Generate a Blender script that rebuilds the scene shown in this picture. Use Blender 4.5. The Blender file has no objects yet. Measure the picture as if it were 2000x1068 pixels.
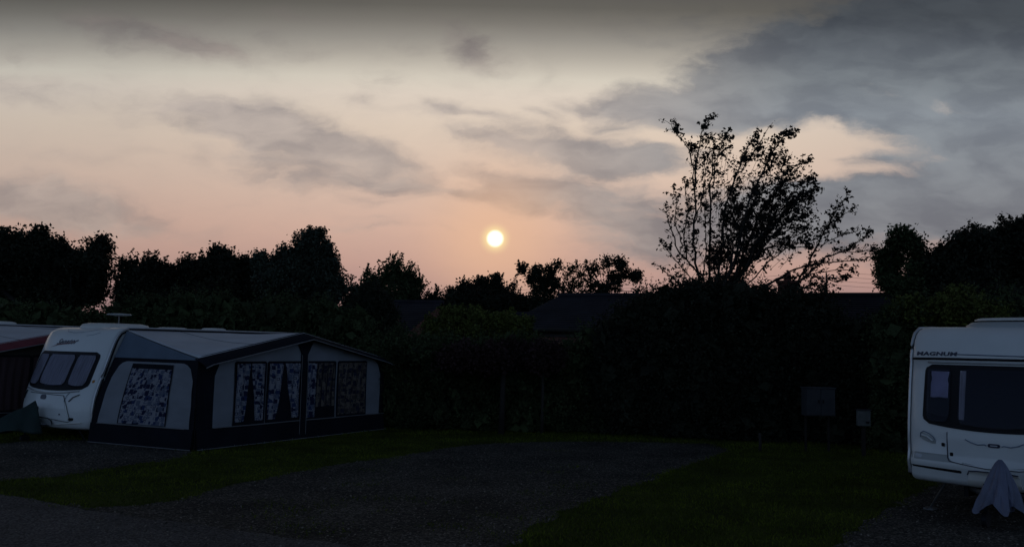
import bpy, math, random
import numpy as np
from mathutils import Vector, Matrix
sc = bpy.context.scene
R = math.radians
random.seed(5)
rng = np.random.default_rng(11)

# ---------------------------------------------------------------- camera
PITCH, CAMH, ROLL, F = 0.084, 2.178, 0.0209, 1703.4      # F in pixels of a 2000 px wide picture
cp, sp, cr, sr = math.cos(PITCH), math.sin(PITCH), math.cos(ROLL), math.sin(ROLL)
Rt, Up, Bk = Vector((1, 0, 0)), Vector((0, -sp, cp)), Vector((0, -cp, -sp))
cam_r = Rt*cr + Up*sr
cam_u = Up*cr - Rt*sr
cam = bpy.data.cameras.new('camera'); camo = bpy.data.objects.new('camera', cam)
sc.collection.objects.link(camo); sc.camera = camo
m = Matrix.Identity(4)
for i in range(3):
    m[i][0], m[i][1], m[i][2] = cam_r[i], cam_u[i], Bk[i]
m[2][3] = CAMH
camo.matrix_world = m
cam.sensor_width = 36; cam.lens = 36*F/2000; cam.clip_end = 8000; cam.clip_start = .05

def ray(px, py):
    return cam_r*((px-1000)/F) - cam_u*((py-534)/F) - Bk
def at(px, py, Y):
    d = ray(px, py); return Vector((0, 0, CAMH)) + d*(Y/d.y)
def ground(px, py, z=0.0):
    d = ray(px, py); return Vector((0, 0, CAMH)) + d*((z-CAMH)/d.z)
def lin(c):
    return tuple(((x/255)/12.92 if x/255 <= .04045 else ((x/255+.055)/1.055)**2.4) for x in c)

# ---------------------------------------------------------------- sky, sun, exposure
sc.view_settings.view_transform = 'Standard'; sc.view_settings.look = 'None'
sc.view_settings.exposure = 0; sc.view_settings.gamma = 1
sc.cycles.use_adaptive_sampling = True
sc.cycles.max_bounces = 6
sund = ray(967, 466).normalized()
SUN_EL = math.asin(sund.z); SUN_AZ = math.atan2(sund.x, sund.y)

W = bpy.data.worlds.new('World'); sc.world = W; W.use_nodes = True
nt = W.node_tree; N = nt.nodes; Lk = nt.links; N.clear()
def nd(t, **k):
    n = N.new(t)
    for a, b in k.items(): setattr(n, a, b)
    return n
def put(sock, v):
    if hasattr(v, 'is_output') or isinstance(v, bpy.types.NodeSocket): Lk.new(v, sock)
    else: sock.default_value = v
def mth(op, a, b=0.0, c=0.0, clamp=False):
    n = nd('ShaderNodeMath', operation=op); n.use_clamp = clamp
    put(n.inputs[0], a); put(n.inputs[1], b)
    if op in ('MULTIPLY_ADD',): put(n.inputs[2], c)
    return n.outputs[0]
def sstep(v, a, b, o0=0.0, o1=1.0):
    n = nd('ShaderNodeMapRange', interpolation_type='SMOOTHSTEP')
    put(n.inputs[0], v); n.inputs[1].default_value = a; n.inputs[2].default_value = b
    n.inputs[3].default_value = o0; n.inputs[4].default_value = o1
    return n.outputs[0]
def mix(f, a, b, bt='MIX'):
    n = nd('ShaderNodeMix', data_type='RGBA', blend_type=bt)
    put(n.inputs[0], f); put(n.inputs[6], a); put(n.inputs[7], b)
    return n.outputs[2]
def ramp(v, stops, lo, hi):
    x = nd('ShaderNodeMapRange'); put(x.inputs[0], v); x.inputs[1].default_value = lo; x.inputs[2].default_value = hi
    r = nd('ShaderNodeValToRGB'); Lk.new(x.outputs[0], r.inputs[0])
    el = r.color_ramp.elements
    while len(el) > 1: el.remove(el[-1])
    for i, (p, c) in enumerate(stops):
        e = el[0] if i == 0 else el.new((p-lo)/(hi-lo))
        e.position = (p-lo)/(hi-lo); e.color = (*lin(c), 1)
    return r.outputs[0]

tc = nd('ShaderNodeTexCoord'); sx = nd('ShaderNodeSeparateXYZ'); Lk.new(tc.outputs['Generated'], sx.inputs[0])
dx, dy, dz = sx.outputs
yy = mth('MAXIMUM', dy, 0.12)
u = mth('DIVIDE', dx, yy); v = mth('DIVIDE', dz, yy)        # where the ray meets an upright plane ahead
P0 = nd('ShaderNodeCombineXYZ'); Lk.new(u, P0.inputs[0]); Lk.new(v, P0.inputs[1])
# wind-drawn wisps: warp by noise
ns = nd('ShaderNodeTexNoise'); mp = nd('ShaderNodeMapping'); mp.inputs['Scale'].default_value = (7.5, 15, 1)
mp.inputs['Rotation'].default_value = (0, 0, R(-10))
Lk.new(P0.outputs[0], mp.inputs[0]); Lk.new(mp.outputs[0], ns.inputs['Vector'])
ns.inputs['Scale'].default_value = 1.0; ns.inputs['Detail'].default_value = 6; ns.inputs['Roughness'].default_value = .58
sb = nd('ShaderNodeVectorMath', operation='SUBTRACT'); Lk.new(ns.outputs['Color'], sb.inputs[0]); sb.inputs[1].default_value = (.5, .5, .5)
scl = nd('ShaderNodeVectorMath', operation='MULTIPLY'); Lk.new(sb.outputs[0], scl.inputs[0]); scl.inputs[1].default_value = (.12, .055, 0)
P1n = nd('ShaderNodeVectorMath', operation='ADD'); Lk.new(P0.outputs[0], P1n.inputs[0]); Lk.new(scl.outputs[0], P1n.inputs[1])
P1 = P1n.outputs[0]
def uv_of(px, py):
    d = ray(px, py); return d.x/d.y, d.z/d.y
def blobs(items):
    acc = None
    for px, py, rx, ry, rot, s in items:
        a, b = uv_of(px, py)
        q = nd('ShaderNodeMapping', vector_type='TEXTURE'); Lk.new(P1, q.inputs[0])
        q.inputs['Location'].default_value = (a, b, 0); q.inputs['Rotation'].default_value = (0, 0, R(-rot))
        q.inputs['Scale'].default_value = (rx/F*1.5, ry/F*1.5, 1)
        g = nd('ShaderNodeTexGradient', gradient_type='SPHERICAL'); Lk.new(q.outputs[0], g.inputs[0])
        acc = mth('MULTIPLY', g.outputs['Fac'], s*2) if acc is None else mth('MULTIPLY_ADD', g.outputs['Fac'], s*2, acc)
    return acc
clouds = blobs([
    (300, 78, 160, 34, 8, .55), (400, 92, 90, 22, 8, .42), (570, 100, 70, 22, 10, .22), (925, 100, 75, 34, 28, .65), (40, 185, 120, 28, 5, .45),
    (0, 110, 200, 20, 3, .2),
    (400, 215, 120, 30, 5, .6), (540, 245, 140, 48, 12, .75), (640, 285, 170, 40, 12, .62), (720, 290, 90, 26, 15, .4), (600, 338, 170, 26, 5, .6),
    (820, 362, 120, 24, 9, .6), (900, 378, 50, 12, 10, .4), (60, 385, 190, 44, 8, .85), (150, 425, 230, 24, 5, .42),
    (850, 222, 60, 20, 5, .6), (935, 226, 60, 12, 3, .5), (1060, 226, 40, 14, 10, .42), (1165, 210, 80, 22, 4, .42),
    (950, 275, 70, 14, 14, .5), (1100, 293, 170, 36, 6, 1.0), (1230, 300, 120, 30, 0, .7), (980, 338, 80, 12, 5, .5),
    (1050, 360, 120, 20, 5, .45), (1085, 385, 150, 36, 3, .85), (1180, 350, 100, 18, 4, .35), (1000, 385, 60, 20, 10, .4),
    (1235, 455, 120, 60, 0, .5), (1330, 470, 160, 70, 0, .5),
    (1310, 215, 130, 46, 0, .95), (1480, 175, 210, 72, -4, 1.0), (1600, 110, 210, 70, -16, .75), (1790, 110, 260, 110, 0, 1.0), (1950, 60, 220, 120, 0, .9),
    (1650, 220, 230, 46, 8, .8), (1900, 290, 190, 110, 0, 1.0), (1800, 420, 330, 90, 0, .95), (1620, 400, 200, 50, -4, .8), (1500, 440, 220, 60, 0, .5),
    (1430, 60, 200, 40, 0, .25), (2060, 200, 130, 260, 0, .8), (1700, 305, 90, 18, -5, .3),
    (250, 200, 90, 18, 6, .22), (330, 240, 110, 14, 8, .25), (480, 300, 90, 14, 8, .3), (770, 158, 60, 12, 4, .22), (700, 200, 70, 16, 8, .25), (560, 30, 60, 14, 4, .2), (1250, 375, 100, 18, 0, .3), (1200, 250, 60, 12, 5, .25), (1300, 330, 90, 14, -4, .3), (130, 300, 120, 16, 6, .15), (700, 385, 110, 10, 6, .25), (290, 300, 80, 10, 6, .15), (740, 425, 60, 8, 5, .15), (720, 440, 90, 7, 3, .25), (885, 457, 40, 5, 10, .2),
(1620, 262, 120, 32, 5, -.47), (1740, 285, 130, 22, 2, -.32), (1585, 332, 100, 32, -4, -.44), (1710, 338, 140, 16, -10, -.4), (1840, 207, 150, 26, 3, -.36), (1910, 220, 80, 16, 5, -.2), (1300, 268, 90, 16, 0, -.55), (1700, 165, 90, 18, 0, -.28), (1460, 220, 60, 8, 0, -.3), (1230, 130, 120, 40, 0, -.4)])
n2 = nd('ShaderNodeTexNoise'); mp2 = nd('ShaderNodeMapping'); mp2.inputs['Scale'].default_value = (11, 28, 1)
mp2.inputs['Rotation'].default_value = (0, 0, R(-7))
Lk.new(P1, mp2.inputs[0]); Lk.new(mp2.outputs[0], n2.inputs['Vector']); n2.inputs['Detail'].default_value = 9
n2.inputs['Scale'].default_value = 1.6; n2.inputs['Roughness'].default_value = .6
nz = mth('SUBTRACT', n2.outputs['Fac'], .5)
n3 = nd('ShaderNodeTexNoise'); Lk.new(P1, n3.inputs['Vector']); n3.inputs['Scale'].default_value = 18; n3.inputs['Detail'].default_value = 6
nz2 = mth('SUBTRACT', n3.outputs['Fac'], .5)
cm = mth('MULTIPLY_ADD', nz, mth('MULTIPLY_ADD', mth('MINIMUM', mth('MAXIMUM', clouds, 0.0), 1.0), 1.3, 1.1), clouds)
cm = mth('MULTIPLY_ADD', nz2, .62, cm)
cloud_mask = mth('MULTIPLY', sstep(cm, -.2, 1.55), .93)

base = ramp(v, [(.0, (150, 118, 118)), (.055, (172, 137, 133)), (.092, (196, 158, 145)), (.133, (211, 175, 158)), (.192, (218, 191, 173)),
                (.251, (221, 202, 184)), (.292, (222, 208, 193)), (.312, (214, 205, 190)), (.340, (176, 169, 158)), (.36, (149, 144, 136)),
                (.38, (123, 119, 112)), (.40, (101, 98, 92)), (.46, (70, 70, 71)), (.8, (58, 62, 70))], 0, .8)  # upper stops paint a dark screen-overlay gradient across the top of the sky
left = sstep(u, -.62, -.05, .80, 1.0)
lft = nd('ShaderNodeCombineColor'); 
Lk.new(left, lft.inputs[0]); Lk.new(mth('MULTIPLY_ADD', left, .86, .14), lft.inputs[1]); Lk.new(mth('MULTIPLY_ADD', left, .72, .28), lft.inputs[2])
base = mix(1.0, base, lft.outputs[0], 'MULTIPLY')
base = mix(sstep(u, .2, .6), base, mix(1.0, base, (.80, .80, .84, 1), 'MULTIPLY'))
# cloud colour: lilac grey near the sun, slate to the right, dimmed along with the top band
cc = mix(sstep(u, -.05, .38), (*lin((173, 164, 159)), 1), (*lin((121, 131, 141)), 1))
ccv = ramp(v, [(.05, (240, 217, 214)), (.13, (245, 236, 232)), (.28, (255, 255, 255)), (.32, (225, 225, 225)), (.36, (188, 188, 190)), (.40, (142, 143, 146))], 0, .5)
cc = mix(1.0, cc, ccv, 'MULTIPLY')
n4 = nd('ShaderNodeTexNoise'); Lk.new(mp2.outputs[0], n4.inputs['Vector']); n4.inputs['Scale'].default_value = .9; n4.inputs['Detail'].default_value = 7
cc = mix(1.0, cc, mix(sstep(n4.outputs['Fac'], .32, .68), (.80, .80, .83, 1), (1.24, 1.21, 1.17, 1)), 'MULTIPLY')
front = mix(cloud_mask, base, cc)
# sun: disc, warm aureole and wide glow
dt = nd('ShaderNodeVectorMath', operation='DOT_PRODUCT'); Lk.new(tc.outputs['Generated'], dt.inputs[0]); dt.inputs[1].default_value = tuple(sund)
ang = mth('ARCCOSINE', mth('MINIMUM', dt.outputs['Value'], 1.0))
wide = sstep(ang, R(9.5), R(.3)); wide = mth('MULTIPLY', wide, wide)
front = mix(mth('MULTIPLY', wide, .62), front, (*lin((240, 190, 152)), 1))
front = mix(mth('POWER', sstep(ang, R(1.25), R(.35)), 1.5), front, (*lin((255, 226, 165)), 1))
front = mix(sstep(ang, R(.64), R(.33)), front, (1.9, 1.75, 1.35, 1))
# the sky behind the viewer: clear dusk blue low down, darker overhead
sky = nd('ShaderNodeTexSky', sky_type='NISHITA'); sky.sun_disc = False; sky.sun_elevation = SUN_EL; sky.sun_rotation = SUN_AZ
sky.air_density = 1.0; sky.dust_density = .5; sky.ozone_density = 3
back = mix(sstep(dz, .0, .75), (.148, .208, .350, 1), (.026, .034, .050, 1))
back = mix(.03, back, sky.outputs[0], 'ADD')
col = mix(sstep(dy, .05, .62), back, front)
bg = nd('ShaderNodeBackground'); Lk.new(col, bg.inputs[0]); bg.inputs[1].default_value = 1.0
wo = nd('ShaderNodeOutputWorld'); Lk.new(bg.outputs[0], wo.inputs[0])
W.cycles.sampling_method = 'MANUAL'; W.cycles.sample_map_resolution = 1024

sun = bpy.data.lights.new('sun', 'SUN'); sun.energy = .12; sun.angle = R(.5); sun.color = (1, .62, .36)
suno = bpy.data.objects.new('sun', sun); sc.collection.objects.link(suno)
suno.rotation_euler = sund.to_track_quat('Z', 'Y').to_euler(); suno.location = (0, 0, 30)

# ---------------------------------------------------------------- materials
def mat(name, col, rough=.6, var=.15, scale=3.0, bump=0.0, bscale=60, metal=0.0, spec=.5, col2=None, coat=0.0, perleaf=0.0, stretch=None):
    m = bpy.data.materials.new(name); m.use_nodes = True
    t = m.node_tree; b = t.nodes['Principled BSDF']; lk = t.links
    b.inputs['Roughness'].default_value = rough; b.inputs['Metallic'].default_value = metal
    b.inputs['Specular IOR Level'].default_value = spec; b.inputs['Coat Weight'].default_value = coat
    tc = t.nodes.new('ShaderNodeTexCoord'); n = t.nodes.new('ShaderNodeTexNoise'); n.inputs['Scale'].default_value = scale
    n.inputs['Detail'].default_value = 6
    src = tc.outputs['Object']
    if stretch:
        mpn = t.nodes.new('ShaderNodeMapping'); mpn.inputs['Scale'].default_value = stretch; lk.new(src, mpn.inputs[0]); src = mpn.outputs[0]
    lk.new(src, n.inputs['Vector'])
    r = t.nodes.new('ShaderNodeValToRGB'); lk.new(n.outputs['Fac'], r.inputs[0])
    c2 = col2 or tuple(c*(1+var) for c in col); c1 = tuple(c*(1-var) for c in col)
    r.color_ramp.elements[0].position = .33; r.color_ramp.elements[1].position = .67
    r.color_ramp.elements[0].color = (*c1, 1); r.color_ramp.elements[1].color = (*c2, 1)
    out = r.outputs[0]
    if perleaf:
        g = t.nodes.new('ShaderNodeNewGeometry'); mr = t.nodes.new('ShaderNodeMapRange'); lk.new(g.outputs['Random Per Island'], mr.inputs[0])
        mr.inputs[3].default_value = 1-perleaf; mr.inputs[4].default_value = 1+perleaf
        mx = t.nodes.new('ShaderNodeVectorMath'); mx.operation = 'SCALE'; lk.new(out, mx.inputs[0]); lk.new(mr.outputs[0], mx.inputs['Scale'])
        out = mx.outputs[0]
    lk.new(out, b.inputs['Base Color'])
    if bump:
        nb = t.nodes.new('ShaderNodeTexNoise'); nb.inputs['Scale'].default_value = bscale; nb.inputs['Detail'].default_value = 5
        lk.new(src, nb.inputs['Vector']); bp = t.nodes.new('ShaderNodeBump'); bp.inputs['Strength'].default_value = bump
        bp.inputs['Distance'].default_value = .02
        lk.new(nb.outputs['Fac'], bp.inputs['Height']); lk.new(bp.outputs[0], b.inputs['Normal'])
    return m
def cells(m, scale, cols, metric='EUCLIDEAN', bump=.6, randomness=1.0, dark=.35, big=.7, bigv=.0):
    """constant colour per voronoi cell, from the given palette"""
    t = m.node_tree; lk = t.links; b = t.nodes['Principled BSDF']
    tc = [n for n in t.nodes if n.type == 'TEX_COORD'][0]
    vo = t.nodes.new('ShaderNodeTexVoronoi'); vo.inputs['Scale'].default_value = scale; vo.distance = metric
    vo.inputs['Randomness'].default_value = randomness; lk.new(tc.outputs['Object'], vo.inputs['Vector'])
    s = t.nodes.new('ShaderNodeSeparateColor'); lk.new(vo.outputs['Color'], s.inputs[0])
    r = t.nodes.new('ShaderNodeValToRGB'); r.color_ramp.interpolation = 'CONSTANT'; lk.new(s.outputs[0], r.inputs[0])
    el = r.color_ramp.elements
    while len(el) > 1: el.remove(el[-1])
    for i, (p, c) in enumerate(cols):
        e = el[0] if i == 0 else el.new(p); e.position = p; e.color = (*c, 1)
    mr = t.nodes.new('ShaderNodeMapRange'); lk.new(vo.outputs['Distance'], mr.inputs[0]); mr.inputs[1].default_value = .25; mr.inputs[2].default_value = .75
    mr.inputs[3].default_value = 1; mr.inputs[4].default_value = dark
    nl = t.nodes.new('ShaderNodeTexNoise'); nl.inputs['Scale'].default_value = big; nl.inputs['Detail'].default_value = 5; lk.new(tc.outputs['Object'], nl.inputs['Vector'])
    ml = t.nodes.new('ShaderNodeMapRange'); lk.new(nl.outputs['Fac'], ml.inputs[0]); ml.inputs[1].default_value = .3; ml.inputs[2].default_value = .7
    ml.inputs[3].default_value = 1-bigv; ml.inputs[4].default_value = 1+bigv
    mm = t.nodes.new('ShaderNodeMath'); mm.operation = 'MULTIPLY'; lk.new(mr.outputs[0], mm.inputs[0]); lk.new(ml.outputs[0], mm.inputs[1]); mr = mm
    mx = t.nodes.new('ShaderNodeVectorMath'); mx.operation = 'SCALE'; lk.new(r.outputs[0], mx.inputs[0]); lk.new(mr.outputs[0], mx.inputs['Scale'])
    lk.new(mx.outputs[0], b.inputs['Base Color'])
    if bump:
        bp = t.nodes.new('ShaderNodeBump'); bp.inputs['Strength'].default_value = bump; bp.inputs['Distance'].default_value = .02; bp.invert = True
        lk.new(vo.outputs['Distance'], bp.inputs['Height']); lk.new(bp.outputs[0], b.inputs['Normal'])
    return m
def squares(name, ground, cols, sc_):
    """printed curtain: overlapping squares of a few colours on a pale ground"""
    m = mat(name, ground, .85, spec=.15); t = m.node_tree; lk = t.links; b = t.nodes['Principled BSDF']
    tc = [n for n in t.nodes if n.type == 'TEX_COORD'][0]; sx_ = t.nodes.new('ShaderNodeSeparateXYZ'); lk.new(tc.outputs['Object'], sx_.inputs[0])
    ad = t.nodes.new('ShaderNodeMath'); lk.new(sx_.outputs[0], ad.inputs[0]); lk.new(sx_.outputs[1], ad.inputs[1])
    cb = t.nodes.new('ShaderNodeCombineXYZ'); lk.new(ad.outputs[0], cb.inputs[0]); lk.new(sx_.outputs[2], cb.inputs[1]); last = None
    for k, (scale, lim, inner) in enumerate(((sc_*1.35, .36, .22), (sc_, .44, 0.0), (sc_*1.1, .30, .0))):
        mp_ = t.nodes.new('ShaderNodeMapping'); lk.new(cb.outputs[0], mp_.inputs[0]); mp_.inputs['Location'].default_value = (3.1*k, 1.7*k, 0)
        vo = t.nodes.new('ShaderNodeTexVoronoi'); vo.voronoi_dimensions = '2D'; vo.distance = 'CHEBYCHEV'; vo.inputs['Scale'].default_value = scale; vo.inputs['Randomness'].default_value = .85
        lk.new(mp_.outputs[0], vo.inputs['Vector']); se = t.nodes.new('ShaderNodeSeparateColor'); lk.new(vo.outputs['Color'], se.inputs[0])
        rp = t.nodes.new('ShaderNodeValToRGB'); rp.color_ramp.interpolation = 'CONSTANT'; lk.new(se.outputs[0], rp.inputs[0]); el = rp.color_ramp.elements
        el[0].position = 0; el[0].color = (*cols[k % len(cols)], 1); el[1].position = .4; el[1].color = (*cols[(k+1) % len(cols)], 1); e = el.new(.72); e.color = (*cols[(k+2) % len(cols)], 1)
        lt = t.nodes.new('ShaderNodeMath'); lt.operation = 'LESS_THAN'; lk.new(vo.outputs['Distance'], lt.inputs[0]); lt.inputs[1].default_value = lim
        gt = t.nodes.new('ShaderNodeMath'); gt.operation = 'GREATER_THAN'; lk.new(vo.outputs['Distance'], gt.inputs[0]); gt.inputs[1].default_value = inner
        pr = t.nodes.new('ShaderNodeMath'); pr.operation = 'GREATER_THAN'; lk.new(se.outputs[1], pr.inputs[0]); pr.inputs[1].default_value = (.25, .5, .6)[k]
        a1 = t.nodes.new('ShaderNodeMath'); a1.operation = 'MULTIPLY'; lk.new(lt.outputs[0], a1.inputs[0]); lk.new(gt.outputs[0], a1.inputs[1])
        a2 = t.nodes.new('ShaderNodeMath'); a2.operation = 'MULTIPLY'; lk.new(a1.outputs[0], a2.inputs[0]); lk.new(pr.outputs[0], a2.inputs[1])
        mx = t.nodes.new('ShaderNodeMix'); mx.data_type = 'RGBA'; lk.new(a2.outputs[0], mx.inputs[0]); lk.new(rp.outputs[0], mx.inputs[7])
        if last is None: mx.inputs[6].default_value = (*ground, 1)
        else: lk.new(last, mx.inputs[6])
        last = mx.outputs[2]
    lk.new(last, b.inputs['Base Color']); return m
white = mat('white_gelcoat', (.66, .68, .68), .34, .06, 1.3, .05, 30, coat=.25)
cream = mat('cream_plastic', (.62, .61, .57), .45, .06, 3)
greyp = mat('grey_panel', (.36, .38, .38), .4, .06, 2)
black = mat('black_rubber', (.008, .009, .012), .6, .2, 5, spec=.2)
decal = mat('dark_blue_vinyl', (.016, .02, .05), .35, .1, 5)
reddec = mat('dark_red_vinyl', (.13, .02, .03), .35, .1, 5)
decal_g = mat('grey_blue_vinyl', (.16, .20, .27), .35, .1, 5)
steel = mat('galvanised_steel', (.16, .165, .17), .5, .15, 8, metal=.85)
alu = mat('aluminium_rail', (.55, .55, .56), .35, .1, 4, metal=.6)
tyre = mat('tyre_rubber', (.02, .02, .02), .8, .2, 10)
amber = mat('amber_lens', (.45, .18, .03), .25, .1, 5)
clear = mat('clear_lens', (.5, .52, .55), .15, .1, 5)
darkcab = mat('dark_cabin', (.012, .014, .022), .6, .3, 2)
blind = mat('pale_blind', (.72, .70, .76), .8, .25, 4, .3, 8, stretch=(1, 9, .7))
towel = mat('white_cloth', (.80, .75, .98), .9, .1, 5, .4, 20)
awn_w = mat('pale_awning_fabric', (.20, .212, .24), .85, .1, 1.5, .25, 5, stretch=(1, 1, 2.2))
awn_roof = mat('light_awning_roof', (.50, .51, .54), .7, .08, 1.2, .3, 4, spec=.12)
awn_d = mat('charcoal_awning_fabric', (.0085, .010, .016), .9, .2, 2, .25, 6, spec=.12)
awn_gable = mat('blue_grey_awning_fabric', (.115, .15, .20), .85, .08, 2, .2, 6, spec=.12)
piping = mat('pale_piping', (.16, .16, .17), .6, .1, 8)
red_f = mat('red_awning_trim', (.17, .040, .05), .7, .15, 3, spec=.12)
maroon = mat('maroon_curtain', (.050, .026, .029), .85, .25, 3, .3, 10, stretch=(8, 8, .6))
brown_f = mat('dark_brown_awning', (.05, .045, .04), .85, .15, 3, spec=.12)
curt = squares('blue_square_curtain', (.22, .22, .25), [(.022, .036, .095), (.010, .014, .042), (.09, .105, .15)], 9.5)
curt2 = squares('brown_square_curtain', (.115, .095, .080), [(.020, .022, .040), (.045, .038, .036), (.010, .012, .026)], 9.5)
greenc = mat('dark_green_tarpaulin', (.006, .024, .022), .6, .25, 3, .5, 6)
lilac = mat('blue_grey_plastic_sheet', (.115, .125, .19), .45, .2, 3, .7, 7)
tiles = mat('slate_roof', (.022, .021, .027), .7, .25, 1.5, .3, 12, spec=.12)
brick = mat('red_brick', (.20, .085, .06), .85, .25, 6, .3, 20)
render_w = mat('house_render', (.11, .095, .09), .9, .1, 3)
wood = mat('bark', (.016, .013, .010), .9, .35, 4, .6, 15)
timber = mat('weathered_timber', (.028, .024, .019), .9, .3, 5)
boxg = mat('grey_cabinet_paint', (.042, .043, .047), .6, .15, 4, spec=.2)
boxw = mat('white_cabinet_paint', (.12, .125, .12), .6, .15, 8, spec=.2)
wirem = mat('cable', (.02, .02, .02), .6)
pattern_m = {}
def leafm(name, c, v=.35): return mat(name, c, .75, .3, .8, spec=.2, perleaf=v)
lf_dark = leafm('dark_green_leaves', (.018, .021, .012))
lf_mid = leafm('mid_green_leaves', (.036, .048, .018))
lf_yellow = leafm('yellow_green_leaves', (.075, .085, .017))  # brightest leaf colour, a yellow green
lf_red = leafm('copper_leaves', (.036, .018, .017))
lf_grey = leafm('grey_green_leaves', (.036, .046, .032), .6)
lf_big = leafm('windblown_leaves', (.014, .013, .010))
glass = bpy.data.materials.new('window_glass'); glass.use_nodes = True
t = glass.node_tree; t.nodes.clear(); o = t.nodes.new('ShaderNodeOutputMaterial'); ms = t.nodes.new('ShaderNodeMixShader')
tr = t.nodes.new('ShaderNodeBsdfTransparent'); tr.inputs[0].default_value = (.62, .62, .66, 1)
gl = t.nodes.new('ShaderNodeBsdfGlossy'); gl.inputs['Roughness'].default_value = .12; gl.inputs[0].default_value = (.26, .28, .36, 1)
fr = t.nodes.new('ShaderNodeFresnel'); fr.inputs[0].default_value = 1.45
t.links.new(fr.outputs[0], ms.inputs[0]); t.links.new(tr.outputs[0], ms.inputs[1]); t.links.new(gl.outputs[0], ms.inputs[2]); t.links.new(ms.outputs[0], o.inputs[0])

# ---------------------------------------------------------------- object helpers
def link(o, parent=None):
    sc.collection.objects.link(o)
    if parent: o.parent = parent
    return o
def meshobj(name, V, Fc, m, parent=None, smooth=False):
    me = bpy.data.meshes.new(name); me.from_pydata([tuple(map(float, p)) for p in V], [], [tuple(f) for f in Fc]); me.update()
    if smooth: me.polygons.foreach_set('use_smooth', [True]*len(me.polygons))
    me.materials.append(m)
    return link(bpy.data.objects.new(name, me), parent)
def tag(o, label=None, cat=None, group=None, kind=None):
    if label: o['label'] = label
    if cat: o['category'] = cat
    if group: o['group'] = group
    if kind: o['kind'] = kind
    return o
def empty(name, loc, rz=0.0):
    o = bpy.data.objects.new(name, None); link(o); o.location = loc; o.rotation_euler = (0, 0, rz); o.empty_display_size = .3
    return o
class MB:
    def __init__(s): s.V = []; s.F = []
    def add(s, V, Fc):
        k = len(s.V); s.V += [tuple(map(float, p)) for p in V]; s.F += [tuple(i+k for i in f) for f in Fc]; return s
    def box(s, a, b):
        x0, y0, z0 = a; x1, y1, z1 = b
        return s.add([(x0,y0,z0),(x1,y0,z0),(x1,y1,z0),(x0,y1,z0),(x0,y0,z1),(x1,y0,z1),(x1,y1,z1),(x0,y1,z1)],
                     [(0,3,2,1),(4,5,6,7),(0,1,5,4),(1,2,6,5),(2,3,7,6),(3,0,4,7)])
    def tube(s, pts, r, n=6, r1=None):
        pts = [Vector(p) for p in pts]; m = len(pts); V = []; Fc = []
        for i, p in enumerate(pts):
            d = (pts[min(i+1, m-1)]-pts[max(i-1, 0)]).normalized()
            a = d.orthogonal().normalized() if abs(d.z) > .95 else d.cross(Vector((0, 0, 1))).normalized(); b = d.cross(a)
            rr = r if r1 is None else r+(r1-r)*i/(m-1)
            for k in range(n):
                th = 2*math.pi*k/n; V.append(p+a*math.cos(th)*rr+b*math.sin(th)*rr)
        for i in range(m-1):
            for k in range(n): Fc.append((i*n+k, i*n+(k+1) % n, (i+1)*n+(k+1) % n, (i+1)*n+k))
        Fc.append(tuple(range(n))[::-1]); Fc.append(tuple((m-1)*n+k for k in range(n)))
        return s.add(V, Fc)
    def lathe(s, prof, c=(0, 0, 0), n=24, sx=1, sy=1):
        V = []; Fc = []; m = len(prof)
        for r, z in prof:
            for k in range(n):
                th = 2*math.pi*k/n; V.append((c[0]+r*sx*math.cos(th), c[1]+r*sy*math.sin(th), c[2]+z))
        for i in range(m-1):
            for k in range(n): Fc.append((i*n+k, i*n+(k+1) % n, (i+1)*n+(k+1) % n, (i+1)*n+k))
        Fc.append(tuple(range(n))[::-1]); Fc.append(tuple((m-1)*n+k for k in range(n)))
        return s.add(V, Fc)
    def grid(s, fn, nu, nv):
        V = [fn(i/nu, j/nv) for j in range(nv+1) for i in range(nu+1)]
        return s.add(V, [(j*(nu+1)+i, j*(nu+1)+i+1, (j+1)*(nu+1)+i+1, (j+1)*(nu+1)+i) for j in range(nv) for i in range(nu)])
    def build(s, name, m, parent=None, smooth=False): return meshobj(name, s.V, s.F, m, parent, smooth)
def bevel(o, w=.01, seg=2):
    md = o.modifiers.new('bevel', 'BEVEL'); md.width = w; md.segments = seg; md.limit_method = 'ANGLE'; return o
def solid(o, th):
    md = o.modifiers.new('solid', 'SOLIDIFY'); md.thickness = th; md.offset = 0; return o

# ---------------------------------------------------------------- ground
def structure(o): return tag(o, kind='structure')
grass_m = mat('grass_ground', (.036, .046, .007), .95, .35, 1.2, .8, 60, spec=.1, col2=(.056, .068, .010))
g = MB(); g.grid(lambda a, b: (-3000+6000*a, -1500+6000*b, 0), 12, 12)
structure(g.build('ground', grass_m))
grav_cols = [(0, (.040, .034, .028)), (.3, (.066, .057, .047)), (.6, (.10, .088, .073)), (.85, (.15, .133, .112)), (.96, (.19, .17, .14))]
gravel_m = cells(mat('gravel', (.05, .05, .05), .9, spec=.2), 34, grav_cols, bump=1.0, dark=.3, bigv=.5)
road_m = cells(mat('compacted_road', (.06, .06, .06), .9, spec=.2), 38, [(0, (.08, .072, .069)), (.4, (.15, .136, .13)), (.9, (.16, .15, .145))], bump=.8, dark=.45, big=.5, bigv=.45)
def region(name, pts, m, z, jit=.09, sub=.22):
    """flat sheet from an outline given in the picture, edge made ragged"""
    W_ = [ground(*p) for p in pts]; V = []
    for i, a in enumerate(W_):
        b = W_[(i+1) % len(W_)]; n = max(1, int((b-a).length/sub))
        for k in range(n):
            p = a.lerp(b, k/n); V.append((p.x+random.uniform(-jit, jit), p.y+random.uniform(-jit, jit), z))
    me = meshobj(name, V, [tuple(range(len(V)))], m); return structure(me), [Vector((p[0], p[1], 0)) for p in V]
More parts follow.
